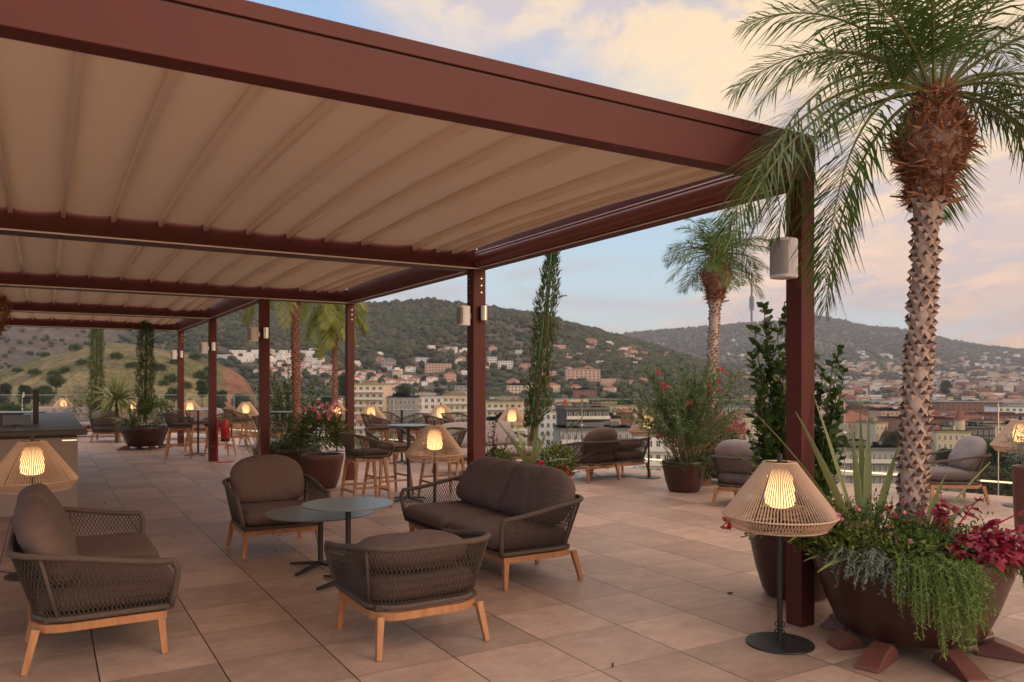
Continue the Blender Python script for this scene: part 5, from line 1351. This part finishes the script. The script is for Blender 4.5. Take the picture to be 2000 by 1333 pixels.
proto('wr1', 'house', 9, 8, 5.6, 'white', 'roof', 1, 'house'); proto('wr2', 'house', 14, 8, 6, 'white', 'roof', 2, 'house'); proto('v1', 'villa', 15, 9, 5.5, 'white', 'flat', 3, 'villa'); proto('v2', 'block', 20, 10, 6.2, 'white', 'flat', 4, 'villa')
proto('p1', 'house', 16, 11, 8, 'pink', 'roof', 5, 'house'); proto('p2', 'block', 26, 13, 11, 'pink', 'flat', 6, 'apartment_building'); proto('c1', 'block', 24, 13, 12, 'cream', 'flat', 7, 'apartment_building'); proto('c2', 'house', 15, 12, 8, 'cream', 'roof', 8, 'house')
proto('b1', 'block', 30, 14, 10, 'brick', 'flat', 9, 'apartment_building'); proto('b2', 'house', 18, 12, 7, 'brick', 'roof', 10, 'house'); proto('w3', 'block', 22, 12, 9, 'white', 'flat', 12, 'apartment_building'); proto('g1', 'block', 26, 14, 10, 'grey', 'flat', 13, 'apartment_building'); proto('o1', 'house', 14, 10, 7, 'ochre', 'roof', 14, 'house')
HOUSES = [0]
def put_house(key, x, y_or_Y, rz, label, group, sc=1.0, bypix=None):
    """stands on the terrain at image column x and distance Y"""
    Y = y_or_Y; X = (x-HX)/FPX*Y; z = float(terrain(X, Y))
    pr = PROTO[key]; o = pr[0] if not pr[1] else pr[0].copy()
    if pr[1]: COL.objects.link(o)
    pr[1] = True; o.location = (X, Y, z - .3); o.rotation_euler = (0, 0, rz); o.scale = (sc*random.uniform(.85, 1.2), sc*random.uniform(.85, 1.15), sc*random.uniform(.85, 1.2))
    cat = {'house': 'house', 'villa': 'villa', 'apartment_building': 'apartment block'}[o.name.split('.')[0]]
    tag(o, label, cat, group); BLOCK.append((X, Y, o['rad']*sc*1.25)); HOUSES[0] += 1
    return o
def Yat(x, ypix, lo=230, hi=4200):
    """distance at which the terrain shows at picture row ypix in column x (nearest)"""
    Ys = np.geomspace(lo, hi, 900); zz = terrain((x-HX)/FPX*Ys, Ys); yp = HY - (zz-HCAM)*FPX/Ys
    m = np.where(yp <= ypix)[0]
    return float(Ys[m[0]]) if len(m) else None
rnd = random.Random(21)
def strew(n, poly, keys, label_of, group, rz=(-.4, .4), sc=1.0, lo=600, hi=4200, gap=1.0):
    (xa, xb, ya, yb) = poly; k = 0; tries = 0
    while k < n and tries < n*30:
        tries += 1
        x = rnd.uniform(xa, xb); t = (x-xa)/(xb-xa); y0 = ya[0] + (ya[1]-ya[0])*t; y1 = yb[0] + (yb[1]-yb[0])*t
        y = rnd.uniform(y0, y1); Y = Yat(x, y, lo, hi)
        if not Y: continue
        X = (x-HX)/FPX*Y; key = rnd.choice(keys); r = PROTO[key][0]['rad']*sc
        if any((X-a)**2 + (Y-b)**2 < ((r+c/1.25)*gap)**2 for a, b, c in BLOCK): continue
        put_house(key, x, Y, rnd.uniform(*rz) + (math.pi/2 if rnd.random() < .25 else 0), label_of(key), group, sc); k += 1
# --- larger buildings described one by one
def hero(name, label, cat, x0, x1, ytop, Y, depth, wall, floors, cols, roof=None, rz=0.0, balc=False, winw=.45, winh=.5, roofmat='roof', group=None, zb=None, roof_h=None, ybase=None):
    if ybase: Y = Yat((x0+x1)/2, ybase, 450, 4200) or Y; depth = min(depth, 12)
    Xa, Xb = (x0-HX)/FPX*Y, (x1-HX)/FPX*Y; w = (Xb-Xa); ztop = HCAM + (HY-ytop)/FPX*Y
    cx = (Xa+Xb)/2; z0 = float(min(terrain(Xa, Y), terrain(Xb, Y), terrain(cx, Y+depth))) - 1.0 if zb is None else zb
    root = empty(name, (cx, Y + depth/2, z0), rz, label, cat, group); h = ztop - z0
    BLOCK.append((cx, Y+depth/2, max(w, depth)*.62)); BLOCK.append((cx-w*.3, Y+depth/2, w*.4)); BLOCK.append((cx+w*.3, Y+depth/2, w*.4))
    g = MB(); g.box((-w/2, -depth/2, 0), (w/2, depth/2, h)); g.build('wall', B_[wall], root)
    if roof:
        g = MB(); rh = roof_h or min(w, depth)*.25
        if roof == 'hip': gable(g, w, depth, h + .01, rh, .5, 0)
        g.build('roof', B_[roofmat], root)
    else:
        g = MB(); g.box((-w/2-.2, -depth/2-.2, h+.005), (w/2+.2, depth/2+.2, h+.7)); g.box((-w*.22, -depth*.2, h+.72), (w*.12, depth*.2, h+2.0))
        for q in range(6):
            xx, yy = rnd.uniform(-.42, .42)*w, rnd.uniform(-.3, .3)*depth; g.box((xx-.4, yy-.4, h+.71), (xx+.4, yy+.4, h+rnd.uniform(1.2, 2.4))); g.box((xx+.8, yy, h+.71), (xx+.86, yy+.06, h+rnd.uniform(2, 4.5))); g.build('roof', B_[wall if wall != 'dark' else 'grey'], root)
    fh = 3.15; nfl = min(floors, max(1, int((h-1)/fh)))
    cw = w/cols; wn = MB(); a, b = cw*winw*.5, fh*winh*.5
    wn.box((-a, -.06, -b), (a, .04, b), 0)
    for q in ((-a-.12, -a), (a, a+.12), (-.05, .05)): wn.box((q[0], -.10, -b-.1), (q[1], -.005, b+.1), 1)
    wn.box((-a-.12, -.14, -b-.2), (a+.12, -.005, -b-.1), 1)
    first = None
    bb = MB(); bb.box((-w/2+.2, -1.3, -.12), (w/2-.2, -.003, .06)); bb.box((-w/2+.2, -1.3, .06), (w/2-.2, -1.2, .95)); bfirst = None
    for f in range(nfl):
        zc = h - 1.75 - f*fh
        for c_ in range(cols):
            o = wn.build('window', [B_['win'], B_['balc' if wall != 'brick' else 'grey']], root) if first is None else first.copy()
            if first is not None: COL.objects.link(o); o.parent = root
            first = first or o; o.location = (-w/2 + cw*(c_+.5), -depth/2, zc)
        if balc:
            o = bb.build('balcony', B_['balc'], root) if bfirst is None else bfirst.copy()
            if bfirst is not None: COL.objects.link(o); o.parent = root
            bfirst = bfirst or o; o.location = (0, -depth/2, zc - fh*.44)
    return root, w, h, depth
def cone_roof(root, x, y, z, r, h, m='roof', name='turret_roof', body=None):
    if body:
        g = MB(); g.lathe([(r*.86, 0), (r*.86, z)], 12, center=(x, y)); g.build('turret', B_[body], root)
    g = MB(); g.lathe([(r, z), (r*.93, z+.02*h), (r*.45, z+h*.5), (0, z+h)], 12, center=(x, y)); g.build(name, B_[m], root)
hero('apartment_building', 'cream apartment block with balconies just right of the tall post, seven storeys', 'apartment block', 688, 752, 752, 340, 16, 'cream', 7, 5, balc=True, rz=-.06)
hero('apartment_building', 'long low grey white building between the two cream apartment blocks', 'building', 753, 812, 778, 345, 14, 'grey', 4, 7, rz=.0)
hero('sports_hall', 'pale hall with broad light roof left of the second post', 'hall', 800, 872, 776, 400, 30, 'white', 2, 6, rz=.05)
hero('apartment_building', 'cream yellow apartment block with balconies behind the second post', 'apartment block', 862, 918, 774, 325, 16, 'cream', 6, 5, balc=True, rz=.08)
hero('tower_building', 'grey stone tower block above the cream apartments', 'building', 888, 914, 753, 440, 14, 'grey', 4, 3, ybase=778)
hero('apartment_building', 'cream apartment row right of the second post behind the dark twigs', 'apartment block', 952, 1022, 786, 330, 15, 'cream', 6, 6, balc=True, rz=-.05)
r_, w, h, d = hero('apartment_building', 'dark brown modern block with pale balconies behind the railing', 'apartment block', 1098, 1186, 800, 265, 18, 'dark', 7, 6, balc=True, rz=.12)
cone_roof(r_, -w*.42, -2, h, 1.5, 4.6, name='spire'); cone_roof(r_, w*.02, 2, h, 1.3, 4.2, name='spire')
hero('apartment_building', 'long cream ornate building behind the dark brown block', 'apartment block', 1150, 1246, 794, 345, 18, 'cream', 6, 9, rz=-.04)
hero('apartment_building', 'brick fronted narrow house with red tiled roof left of the oleander', 'house', 1208, 1240, 806, 290, 12, 'brick', 6, 3, roof='hip', rz=-.1)
hero('apartment_building', 'pink low building left of the brick fronted house', 'building', 1175, 1212, 818, 275, 12, 'pink', 5, 4)
hero('apartment_building', 'grey apartment block with many balconies below the dark brown block', 'apartment block', 1090, 1240, 842, 205, 16, 'grey', 7, 12, balc=True, rz=.05)
hero('apartment_building', 'white apartment block with dark windows beside the slim lamp', 'apartment block', 1252, 1345, 853, 175, 14, 'white', 8, 6, balc=True, rz=-.08)
hero('apartment_building', 'pale apartment block left of the slender cypress behind the railing', 'apartment block', 950, 1030, 822, 250, 16, 'white', 6, 7, balc=True, rz=.0)
hero('apartment_building', 'small pale block right of the slender cypress', 'apartment block', 1050, 1096, 806, 300, 14, 'white', 6, 4, rz=.1)
hero('palace', 'cream palace wing with red tiled roof left of the laurel', 'palace', 1440, 1486, 815, 350, 16, 'cream', 4, 6, roof='hip', rz=.25, winw=.35)
hero('house', 'low house with wide red tiled roof below the cream palace wing', 'house', 1405, 1455, 838, 300, 14, 'ochre', 3, 5, roof='hip', rz=.1)
hero('palace', 'cream palace with long red roof between the post and the big palm', 'palace', 1640, 1722, 825, 330, 18, 'cream', 5, 9, roof='hip', rz=.1, winw=.33)
r_, w, h, d = hero('palace', 'gabled cream end wing of the palace with a red bell shaped turret roof', 'palace', 1703, 1730, 828, 315, 12, 'cream', 5, 3, rz=.2, winw=.33)
cone_roof(r_, -1, -d/2-4, h*.55, 3.4, 7.5, body='cream')
hero('apartment_building', 'white rounded block with long balconies below the cream palace', 'apartment block', 1640, 1772, 880, 205, 20, 'grey', 7, 12, balc=True, rz=-.06)
r_, w, h, d = hero('castle_house', 'cream castle like mansion with red pointed turret right of the big palm', 'mansion', 1840, 1902, 846, 285, 14, 'cream', 7, 6, rz=-.2, winw=.3)
cone_roof(r_, w*.36, 0, h + 4.5, 2.1, 5.4, body='cream'); cone_roof(r_, -w*.3, 0, h+.8, 2.4, 2.0)
hero('castle_house', 'lower cream wing of the castle like mansion beside the palm trunk', 'mansion', 1806, 1842, 862, 290, 12, 'cream', 6, 4, roof='hip', rz=-.1, winw=.3)
hero('office_building', 'dark glass office block behind the castle like mansion', 'office', 1846, 1944, 836, 340, 20, 'dark', 5, 9, rz=-.05)
hero('factory', 'long brick factory behind the palm trunk with rows of tall windows', 'factory', 1750, 1872, 820, 420, 24, 'brick', 4, 16, rz=-.18, winh=.7, winw=.4)
hero('apartment_building', 'brick block upper right behind the balustrade, long and low', 'brick block', 1842, 1962, 788, 640, 24, 'brick', 4, 12, rz=-.1)
hero('apartment_building', 'brick block left of the palm trunk under the glass edge', 'brick block', 1645, 1720, 800, 560, 20, 'brick', 3, 8, rz=.1)
hero('apartment_building', 'low brown brick building directly left of the palm trunk', 'brick block', 1722, 1772, 803, 500, 18, 'pink', 3, 6)
hero('warehouse', 'long pale warehouse roofs at the right edge', 'warehouse', 1918, 2040, 832, 400, 40, 'cream', 2, 10, rz=-.1)
hero('apartment_building', 'white office with ribbon windows at the right edge', 'office', 1955, 2050, 796, 560, 20, 'white', 4, 8, rz=-.1)
hero('apartment_building', 'long brick terrace row at the right above the warehouse', 'brick block', 1880, 2060, 812, 520, 16, 'brick', 3, 16, rz=-.16)
hero('house', 'grey slate roofed white house behind the oleander, left one', 'house', 1416, 1440, 797, 560, 14, 'white', 2, 4, roof='hip', roofmat='slate', rz=.2)
hero('house', 'grey slate roofed white house behind the oleander, right one', 'house', 1441, 1468, 798, 575, 14, 'white', 2, 4, roof='hip', roofmat='slate', rz=-.2)
hero('monastery', 'pale long building high on the ridge below the broadcast tower', 'building', 1452, 1488, 642, 3900, 30, 'pink', 4, 6, zb=None)
hero('apartment_building', 'white block with lilac wall among the trees right of the second post', 'building', 952, 970, 697, 1050, 18, 'white', 3, 4, ybase=714)
hero('school_building', 'long white building on the wooded slope right of the second post', 'building', 972, 1002, 705, 960, 16, 'white', 3, 6, ybase=724)
hero('school_building', 'long pink building on the wooded slope left of the second post', 'building', 830, 880, 710, 900, 16, 'pink', 3, 8, ybase=728)
hero('villa', 'grey roofed villa on the slope above the red roofed terraces', 'villa', 745, 772, 704, 800, 14, 'grey', 3, 4, roof='hip', roofmat='slate', ybase=719)
hero('apartment_building', 'row of pink terraced blocks in the trees left of the oleander', 'building', 1105, 1172, 722, 820, 20, 'pink', 4, 8, rz=.1, ybase=743)
hero('villa', 'white stepped modern villa on the slope above the pink terraces', 'villa', 1108, 1136, 690, 1150, 14, 'white', 2, 5, ybase=701)
hero('apartment_building', 'cream long low building right of the second post at tree level', 'building', 990, 1040, 753, 520, 16, 'cream', 3, 7, ybase=772)
hero('apartment_building', 'brick red low building with dark terraces left of the oleander top', 'building', 1120, 1166, 762, 560, 16, 'brick', 3, 6, ybase=778)
# broadcast tower
Yt = 4250; zt = float(terrain((1468-HX)/FPX*Yt, Yt)); tX = (1468-HX)/FPX*Yt
tw_ = empty('broadcast_tower', (tX, Yt, zt-10), 0, 'tall slender broadcast tower with stacked platforms on the far ridge', 'tower')
M['tower'] = mat('tower_concrete', (.016, .016, .018), .7)
g = MB(); g.tube([(0,0,0), (0,0,125)], 6.0, 10); g.build('shaft', M['tower'], tw_)
ztop = HCAM + (HY-530)/FPX*Yt - (zt-10); zp0, zp1 = HCAM + (HY-606)/FPX*Yt - (zt-10), HCAM + (HY-579)/FPX*Yt - (zt-10)
for k in range(11):
    z = zp0 + (zp1-zp0)*k/11; g = MB(); r = 14 if 1 < k < 10 else 12.5; g.lathe([(3, z), (r*.72, z), (r, z+1.6), (r, z+5), (r*.8, z+5.4), (3, z+5.4)], 20); g.build('platform', M['tower'], tw_)
g = MB(); g.tube([(0,0,120), (0,0,zp1), (0,0,zp1+40), (0,0,zp1+42), (0,0,ztop)], [6.0, 6.0, 5.0, 3.2, 2.0], 8); g.build('mast', M['tower'], tw_)
for a in (0.2, 2.3, 4.4):
    g = MB(); g.tube([(math.cos(a)*3, math.sin(a)*3, zp0), (math.cos(a)*120, math.sin(a)*120, -20)], .35, 4); g.build('guy_wire', M['tower'], tw_)
hx = (1590-HX)/FPX*4250; tb_ = empty('church', (hx, 4260, float(terrain(hx, 4260))-4), 0, 'tiny hilltop church silhouette right of the nearest post', 'church')
g = MB(); g.box((-14, -10, 0), (14, 10, 22)); g.build('nave', B_['grey'], tb_); g = MB(); g.lathe([(8, 22), (7, 40), (2, 55), (0, 62)], 10); g.build('spire', B_['grey'], tb_)
for x, hh in ((1613, 26), (1620, 30), (1652, 55), (1722, 36)):
    X = (x-HX)/FPX*4280; o = MB(); o.tube([(0,0,-6), (0,0,hh)], 1.1, 5); q = o.build('radio_mast', M['tower']); q.location = (X, 4280, float(terrain(X, 4280)))
    tag(q, {1613: 'thin radio mast just right of the hilltop church', 1620: 'second thin radio mast beside the hilltop church', 1652: 'tall thin radio mast on the ridge between post and palm', 1722: 'faint short mast on the falling ridge left of the palm trunk'}[x], 'radio mast', 'masts on the far ridge')
# crane
Yc = 1250; Xc = (1220-HX)/FPX*Yc; zc_ = float(terrain(Xc, Yc)); cr_ = empty('tower_crane', (Xc, Yc, zc_-1), .15, 'small yellow tower crane among the hillside houses', 'crane')
M['crane'] = mat('crane_yellow', (.52, .30, .06), .5); ht = HCAM + (HY-690)/FPX*Yc - zc_ + 1
g = MB(); g.box((-.7, -.7, 0), (.7, .7, ht)); g.build('mast', M['crane'], cr_); g = MB(); g.box((-7, -.5, ht), (20, .5, ht+1.3)); g.taper((0,0,ht), (0,0,ht+5), 1.2, .3, up=(1,0,0)); g.build('jib', M['crane'], cr_)
# --- clusters
kl = {'wr1': 'small white house with hipped red roof', 'wr2': 'long white house with red roof', 'v1': 'white flat roofed villa', 'v2': 'long white flat roofed villa', 'p1': 'pinkish house with red roof', 'p2': 'pinkish flat roofed block', 'c1': 'cream flat roofed block', 'c2': 'cream house with red roof', 'b1': 'brick flat roofed block', 'b2': 'brick house with red roof', 'w3': 'white flat roofed block', 'g1': 'grey flat roofed block', 'o1': 'ochre house with red roof'}
lab = lambda where: (lambda k: kl[k] + ' ' + where)
strew(78, (505, 835, (697, 752), (730, 785)), ['wr1', 'wr2', 'wr2', 'wr1'], lab('in the dense hillside terraces'), 'red roofed hillside terraces', rz=(-.15, .25), lo=560, gap=.60, sc=.80)
strew(16, (440, 620, (692, 690), (706, 716)), ['v1', 'v2', 'wr2', 'v1'], lab('above the dense terraces'), 'white villas above the terraces', lo=600)
strew(26, (690, 1010, (668, 690), (735, 760)), ['v1', 'v2', 'p1', 'v1', 'c2', 'wr2'], lab('among trees on the middle slope'), 'villas on the wooded middle slope', lo=600, sc=.8)
strew(34, (1000, 1300, (690, 668), (770, 770)), ['v1', 'wr2', 'p1', 'p2', 'v2', 'c2'], lab('on the slope between cypress and oleander'), 'villas on the slope right of the cypress', lo=560, sc=.8)
strew(16, (1140, 1240, (668, 680), (690, 704)), ['wr1', 'p1', 'v1'], lab('in the pale hamlet beside the crane'), 'hamlet beside the crane', lo=800, gap=.7)
strew(12, (1400, 1560, (664, 660), (700, 700)), ['v1', 'wr1'], lab('on the ridge below the broadcast tower'), 'houses on the far ridge', lo=2200, hi=4200, sc=1.3)
strew(22, (1600, 2000, (690, 690), (712, 712)), ['v1', 'p1', 'w3'], lab('at the foot of the far mountain'), 'houses at the mountain foot', lo=1900, hi=4200, sc=1.25)
strew(64, (1590, 2060, (712, 705), (752, 745)), ['p2', 'c1', 'p1', 'w3', 'v2', 'c2', 'p2'], lab('in the far town below the mountain'), 'blocks in the far town', lo=1200, hi=3500, gap=.8, sc=1.0)
strew(50, (1590, 2080, (752, 745), (786, 782)), ['p2', 'c1', 'b2', 'p1', 'w3', 'b1', 'o1', 'g1'], lab('in the middle town above the glass edge'), 'blocks in the middle town', lo=560, hi=2500, gap=.85, sc=.85)
strew(24, (1590, 2080, (784, 784), (815, 815)), ['b1', 'b2', 'p2', 'c2', 'w3', 'o1'], lab('in the near town behind the glass'), 'blocks in the near town', lo=380, hi=900, gap=.9, sc=.8)
strew(14, (1420, 1600, (725, 730), (790, 800)), ['p1', 'c2', 'o1', 'v1', 'p2'], lab('in the town left of the nearest post'), 'houses left of the nearest post', lo=500, sc=.9)
strew(12, (630, 960, (772, 772), (800, 800)), ['v2', 'w3', 'g1', 'c1'], lab('in the low town behind the bar stools'), 'low town blocks behind the stools', lo=350, hi=620, sc=.7)
strew(46, (640, 1340, (790, 790), (850, 850)), ['w3', 'c1', 'p2', 'g1', 'c2', 'p1'], lab('in the near town below the terrace'), 'blocks in the near town below the terrace', lo=230, hi=560, sc=.55, gap=.8)
for k, (o, u) in list(PROTO.items()):
    if not u: bpy.data.objects.remove(o)
# --- the far carpet of roofs, too many and too small to tell apart
g = MB(); ck = 0
BLA = np.array(BLOCK)
for (n_, xa, xb, lo, hi) in ((1500, 1570, 2150, 900, 3000), (420, 1570, 2150, 430, 900), (160, 1380, 1600, 700, 2000), (260, 620, 1340, 330, 700)):
    Yq = np.sqrt(rng.uniform(lo**2, hi**2, n_)); xq = rng.uniform(xa, xb, n_); Xq = (xq-HX)/FPX*Yq; zq = terrain(Xq, Yq)
    dens = fbm(Xq/150, Yq/220, 91, 3); okq = (dens > .40) & (zq < 70)
    for X_, Y_, z_ in zip(Xq[okq], Yq[okq], zq[okq]):
        if (((X_-BLA[:, 0])**2 + (Y_-BLA[:, 1])**2) < (BLA[:, 2]*.9)**2).any(): continue
        w_, d_, h_ = rng.uniform(7, 22), rng.uniform(7, 12), rng.uniform(4, 11); a_ = rng.normal()*.25
        Mx = Matrix.Translation((X_, Y_, z_)) @ Matrix.Rotation(a_, 4, 'Z'); kind = int(rng.choice(5, p=[.33, .25, .2, .14, .08]))
        g.box((-w_/2, -d_/2, -4), (w_/2, d_/2, h_), kind, M=Mx)
        if rng.uniform() < .55: g.box((-w_/2-.3, -d_/2-.3, h_+.01), (w_/2+.3, d_/2+.3, h_+.9), 5, M=Mx)
        else: g.box((-w_/2+.3, -d_/2+.3, h_+.01), (w_/2-.3, d_/2-.3, h_+.3), 6, M=Mx)
        for f_ in range(int(h_/3)): g.box((-w_/2*.9, -d_/2-.03, 1+f_*3), (w_/2*.9, -d_/2+.02, 2+f_*3), 7, M=Mx)
        BLOCK.append((X_, Y_, max(w_, d_)*.55)); ck += 1
dt_ = g.build('distant_town', [B_['white'], B_['pink'], B_['cream'], B_['brick'], B_['grey'], B_['roof'], B_['flat'], B_['win']]); tag(dt_, 'carpet of tiny distant houses and blocks filling the far town', 'town', kind='stuff')
print('carpet', ck)
# --- woods
BL = np.array(BLOCK)
def ok(X, Y):
    if len(X) > 4000: return np.concatenate([ok(X[i:i+4000], Y[i:i+4000]) for i in range(0, len(X), 4000)])
    d2 = (X[:, None]-BL[None, :, 0])**2 + (Y[:, None]-BL[None, :, 1])**2
    return ~(d2 < (BL[None, :, 2]*.92)**2).any(1)
def scatter(n, lo, hi, x0, x1, dens):
    Y = np.sqrt(rng.uniform(lo**2, hi**2, n)); xp = rng.uniform(x0, x1, n); X = (xp-HX)/FPX*Y
    keep = rng.uniform(0, 1, n) < dens(X, Y, xp); X, Y = X[keep], Y[keep]; k = ok(X, Y) & ~in_grass(X, Y)
    return X[k], Y[k]
g = MB()
nz = lambda X, Y, s, sd: fbm(X/s, Y/s, sd, 3)
X, Y = scatter(40000, 560, 1560, 250, 1480, lambda X, Y, xp: np.clip((.60 - nz(X, Y*.6, 260, 51))*7, .16, 1)*np.clip(1.35-(Y-560)/1400, .45, 1))
R = rng.uniform(2.4, 6.2, len(X)); blob_trees(g, X, Y, R, R*rng.uniform(1.1, 1.9, len(X)), IV1, IF1)
X, Y = scatter(1500, 1380, 1540, 600, 1300, lambda X, Y, xp: np.full(len(X), .8)); R = rng.uniform(2.5, 4.5, len(X)); blob_trees(g, X, Y, R, R*rng.uniform(1.8, 2.6, len(X)), IV1, IF1)
X, Y = scatter(13000, 380, 2300, 1280, 2150, lambda X, Y, xp: np.clip((nz(X, Y, 130, 81)-.40)*6, .12, 1)*.8); R = rng.uniform(2.2, 5.2, len(X)); blob_trees(g, X, Y, R, R*rng.uniform(1.4, 2.0, len(X)), IV1, IF1)
X, Y = scatter(3400, 250, 620, 480, 1500, lambda X, Y, xp: np.full(len(X), .6)); R = rng.uniform(1.8, 4.2, len(X)); blob_trees(g, X, Y, R, R*rng.uniform(1.4, 2.0, len(X)), IV1, IF1)
X, Y = scatter(8000, 2300, 4350, 1050, 2150, lambda X, Y, xp: np.full(len(X), .8)); R = rng.uniform(4.5, 10, len(X)); blob_trees(g, X, Y, R, R*rng.uniform(1.2, 1.7, len(X)), IV1, IF1)
X, Y = scatter(1400, 4230, 4330, 1150, 2150, lambda X, Y, xp: np.full(len(X), .9)); R = rng.uniform(5, 10, len(X)); blob_trees(g, X, Y, R, R*rng.uniform(1.6, 2.4, len(X)), IV1, IF1)
X, Y = scatter(9000, 640, 1500, -150, 520, lambda X, Y, xp: np.clip((.56 - nz(X, Y*.6, 260, 51))*7, .08, 1)); R = rng.uniform(2, 4.5, len(X)); blob_trees(g, X, Y, R, R*rng.uniform(1.2, 1.8, len(X)), IV1, IF1)
wd = g.build('hillside_woods', M['wood'], None, True); tag(wd, 'dense dark green woods and garden trees covering the hillsides and the town', 'woods', kind='stuff')
print('houses', HOUSES[0], 'wood faces', len(wd.data.polygons))
# --- single trees: leafy crowns on trunks
def make_tree(seed, R, H, flat=.7):
    root = empty('tree'); r = np.random.default_rng(seed)
    g = MB(); g.tube([(0,0,-1.5), (0,0,H*.35), (.2,0,H*.7)], [.35, .28, .12], 8)
    for k in range(5):
        a = k*1.3; g.tube([(0,0,H*.38), (math.cos(a)*R*.35, math.sin(a)*R*.35, H*.58), (math.cos(a)*R*.6, math.sin(a)*R*.6, H*.72)], [.16, .1, .04], 5)
    g.build('trunk', M['stem'], root)
    g = MB(); pts = []
    for k in range(26):
        d = r.normal(size=3); d /= np.linalg.norm(d); c = d*np.array([R*.68, R*.68, H*.24*flat/.7])*r.uniform(.5, 1) + np.array([0, 0, H*.70]); pts.append((c, R*r.uniform(.28, .46)))
    for c, rr in pts:
        bush(g, c, (rr, rr, rr*.72), 330, .42, .26, zmin=-.8, shell=.55, lump=.3)
    g.build('crown', M['pine'], root); return root
M['pine'] = leafmat('tree_leaf', (.026, .048, .014), (.060, .088, .024), (.10, .12, .035), trans=.2)
tA, tB = make_tree(4, 4.6, 9.5), make_tree(9, 3.6, 10.5, .9)
TU = set()
def tree(p_, x, ytop, Y, label, s=1.0, z=None):
    o = p_ if p_.name not in TU else copy_tree(p_); TU.add(p_.name); X = (x-HX)/FPX*Y
    Hs = (9.5 if p_ is tA else 10.5)*s; zt_ = HCAM + (HY-ytop)/FPX*Y
    o.location = (X, Y, zt_ - Hs*.97); o.scale = (s,)*3; o.rotation_euler = (0, 0, x*1.7); tag(o, label, 'tree', 'trees below the terrace edge')
tg2 = [(tA, 1955, 872, 150, 'round green tree under the right lamp beyond the balustrade', 1.1), (tB, 1925, 862, 175, 'dark tree beside the castle mansion, left of the right lamp', 1.0), (tA, 1895, 900, 130, 'bright green tree below the castle mansion', 1.0), (tB, 1850, 880, 190, 'green tree at the foot of the castle mansion near the palm', .9), (tA, 1990, 915, 120, 'tree low at the right edge under the light strip', 1.0), (tB, 1945, 925, 118, 'tree just above the light strip at right', .9), (tB, 1745, 845, 300, 'dark tree between the palace wing and the palm trunk', 1.3),
       (tA, 22, 790, 190, 'round pine at the far left behind the glass', .9), (tB, 48, 755, 236, 'pine left of the tap column', .8), (tA, 84, 757, 236, 'pine just right of the tap column', .95), (tA, 110, 735, 270, 'pine on the grassy hill right of the tap column', .75), (tB, 5, 752, 236, 'pine cut by the left picture edge', .9), (tA, 340, 760, 240, 'bushy tree behind the far pergola posts', .7), (tB, 430, 765, 240, 'bushy tree right of the extinguisher post', .8), (tA, 470, 772, 230, 'tree behind the stools near the palm post', .8), (tB, 395, 745, 270, 'tree on the hill between the far posts', .8),
       (tB, 672, 735, 420, 'dark tree in front of the white terraces', 1.6), (tA, 640, 775, 330, 'yellowish tree left of the thin palm', 1.1), (tA, 1290, 775, 420, 'bushy tree behind the oleander top', 1.4), (tB, 1225, 768, 450, 'yellow green tree left of the oleander', 1.3), (tA, 1195, 770, 440, 'yellow green tree above the dark block', 1.2), (tA, 790, 752, 470, 'dark tree above the grey white building', 1.3), (tB, 1500, 800, 420, 'tree behind the laurel', 1.2), (tA, 1700, 795, 700, 'tree clump left of the palm above the brick block', 1.6), (tB, 1848, 745, 1000, 'big dark tree in the town right of the palm', 2.4)]
for t in tg2: tree(*t)
# bushes one can count on the grassy hill
bs_ = None
for i, (x, y) in enumerate(((112, 690), (147, 686), (88, 697), (58, 698), (35, 728), (127, 727), (105, 735), (68, 733), (300, 720), (310, 722), (382, 703), (392, 738), (402, 742), (335, 745), (320, 752), (362, 757), (255, 718), (265, 716), (290, 742), (345, 710), (20, 705), (160, 712), (228, 700), (410, 728))):
    Y = Yat(x, y, 240, 470)
    if not Y: continue
    X = (x-HX)/FPX*Y
    if bs_ is None:
        g = MB(); blob = MB(); bush(g, (0, 0, .8), (2.0, 2.0, 1.35), 800, .55, .32, zmin=-.4, shell=.5, lump=.6); o = g.build('hill_bush', M['wood2'] if 'wood2' in M else M['cypress']); bs_ = o
    else: o = bs_.copy(); COL.objects.link(o)
    s = rnd.uniform(.9, 1.6); o.location = (X, Y, float(terrain(X, Y))); o.scale = (s, s, s*rnd.uniform(.8, 1.1)); o.rotation_euler = (0, 0, i*2.1)
    tag(o, 'round dark green bush on the grassy hillside behind the bar counter', 'bush', 'dark bushes on the grassy hill')
# ================================================================ evening haze over the valley
zlo = float(ZZ.min()) - 1.0
g = MB(); g.box((-9000, -60, zlo), (12600, 7300, 640))
hm = bpy.data.materials.new('haze_air'); hm.use_nodes = True; nt = hm.node_tree
for n in list(nt.nodes): nt.nodes.remove(n)
o_ = nt.nodes.new('ShaderNodeOutputMaterial'); pv = nt.nodes.new('ShaderNodeVolumePrincipled')
pv.inputs['Color'].default_value = (.74, .78, .92, 1); pv.inputs['Density'].default_value = HAZE; pv.inputs['Anisotropy'].default_value = .2
nt.links.new(pv.outputs[0], o_.inputs['Volume'])
hz = g.build('haze', hm); tag(hz, kind='stuff')
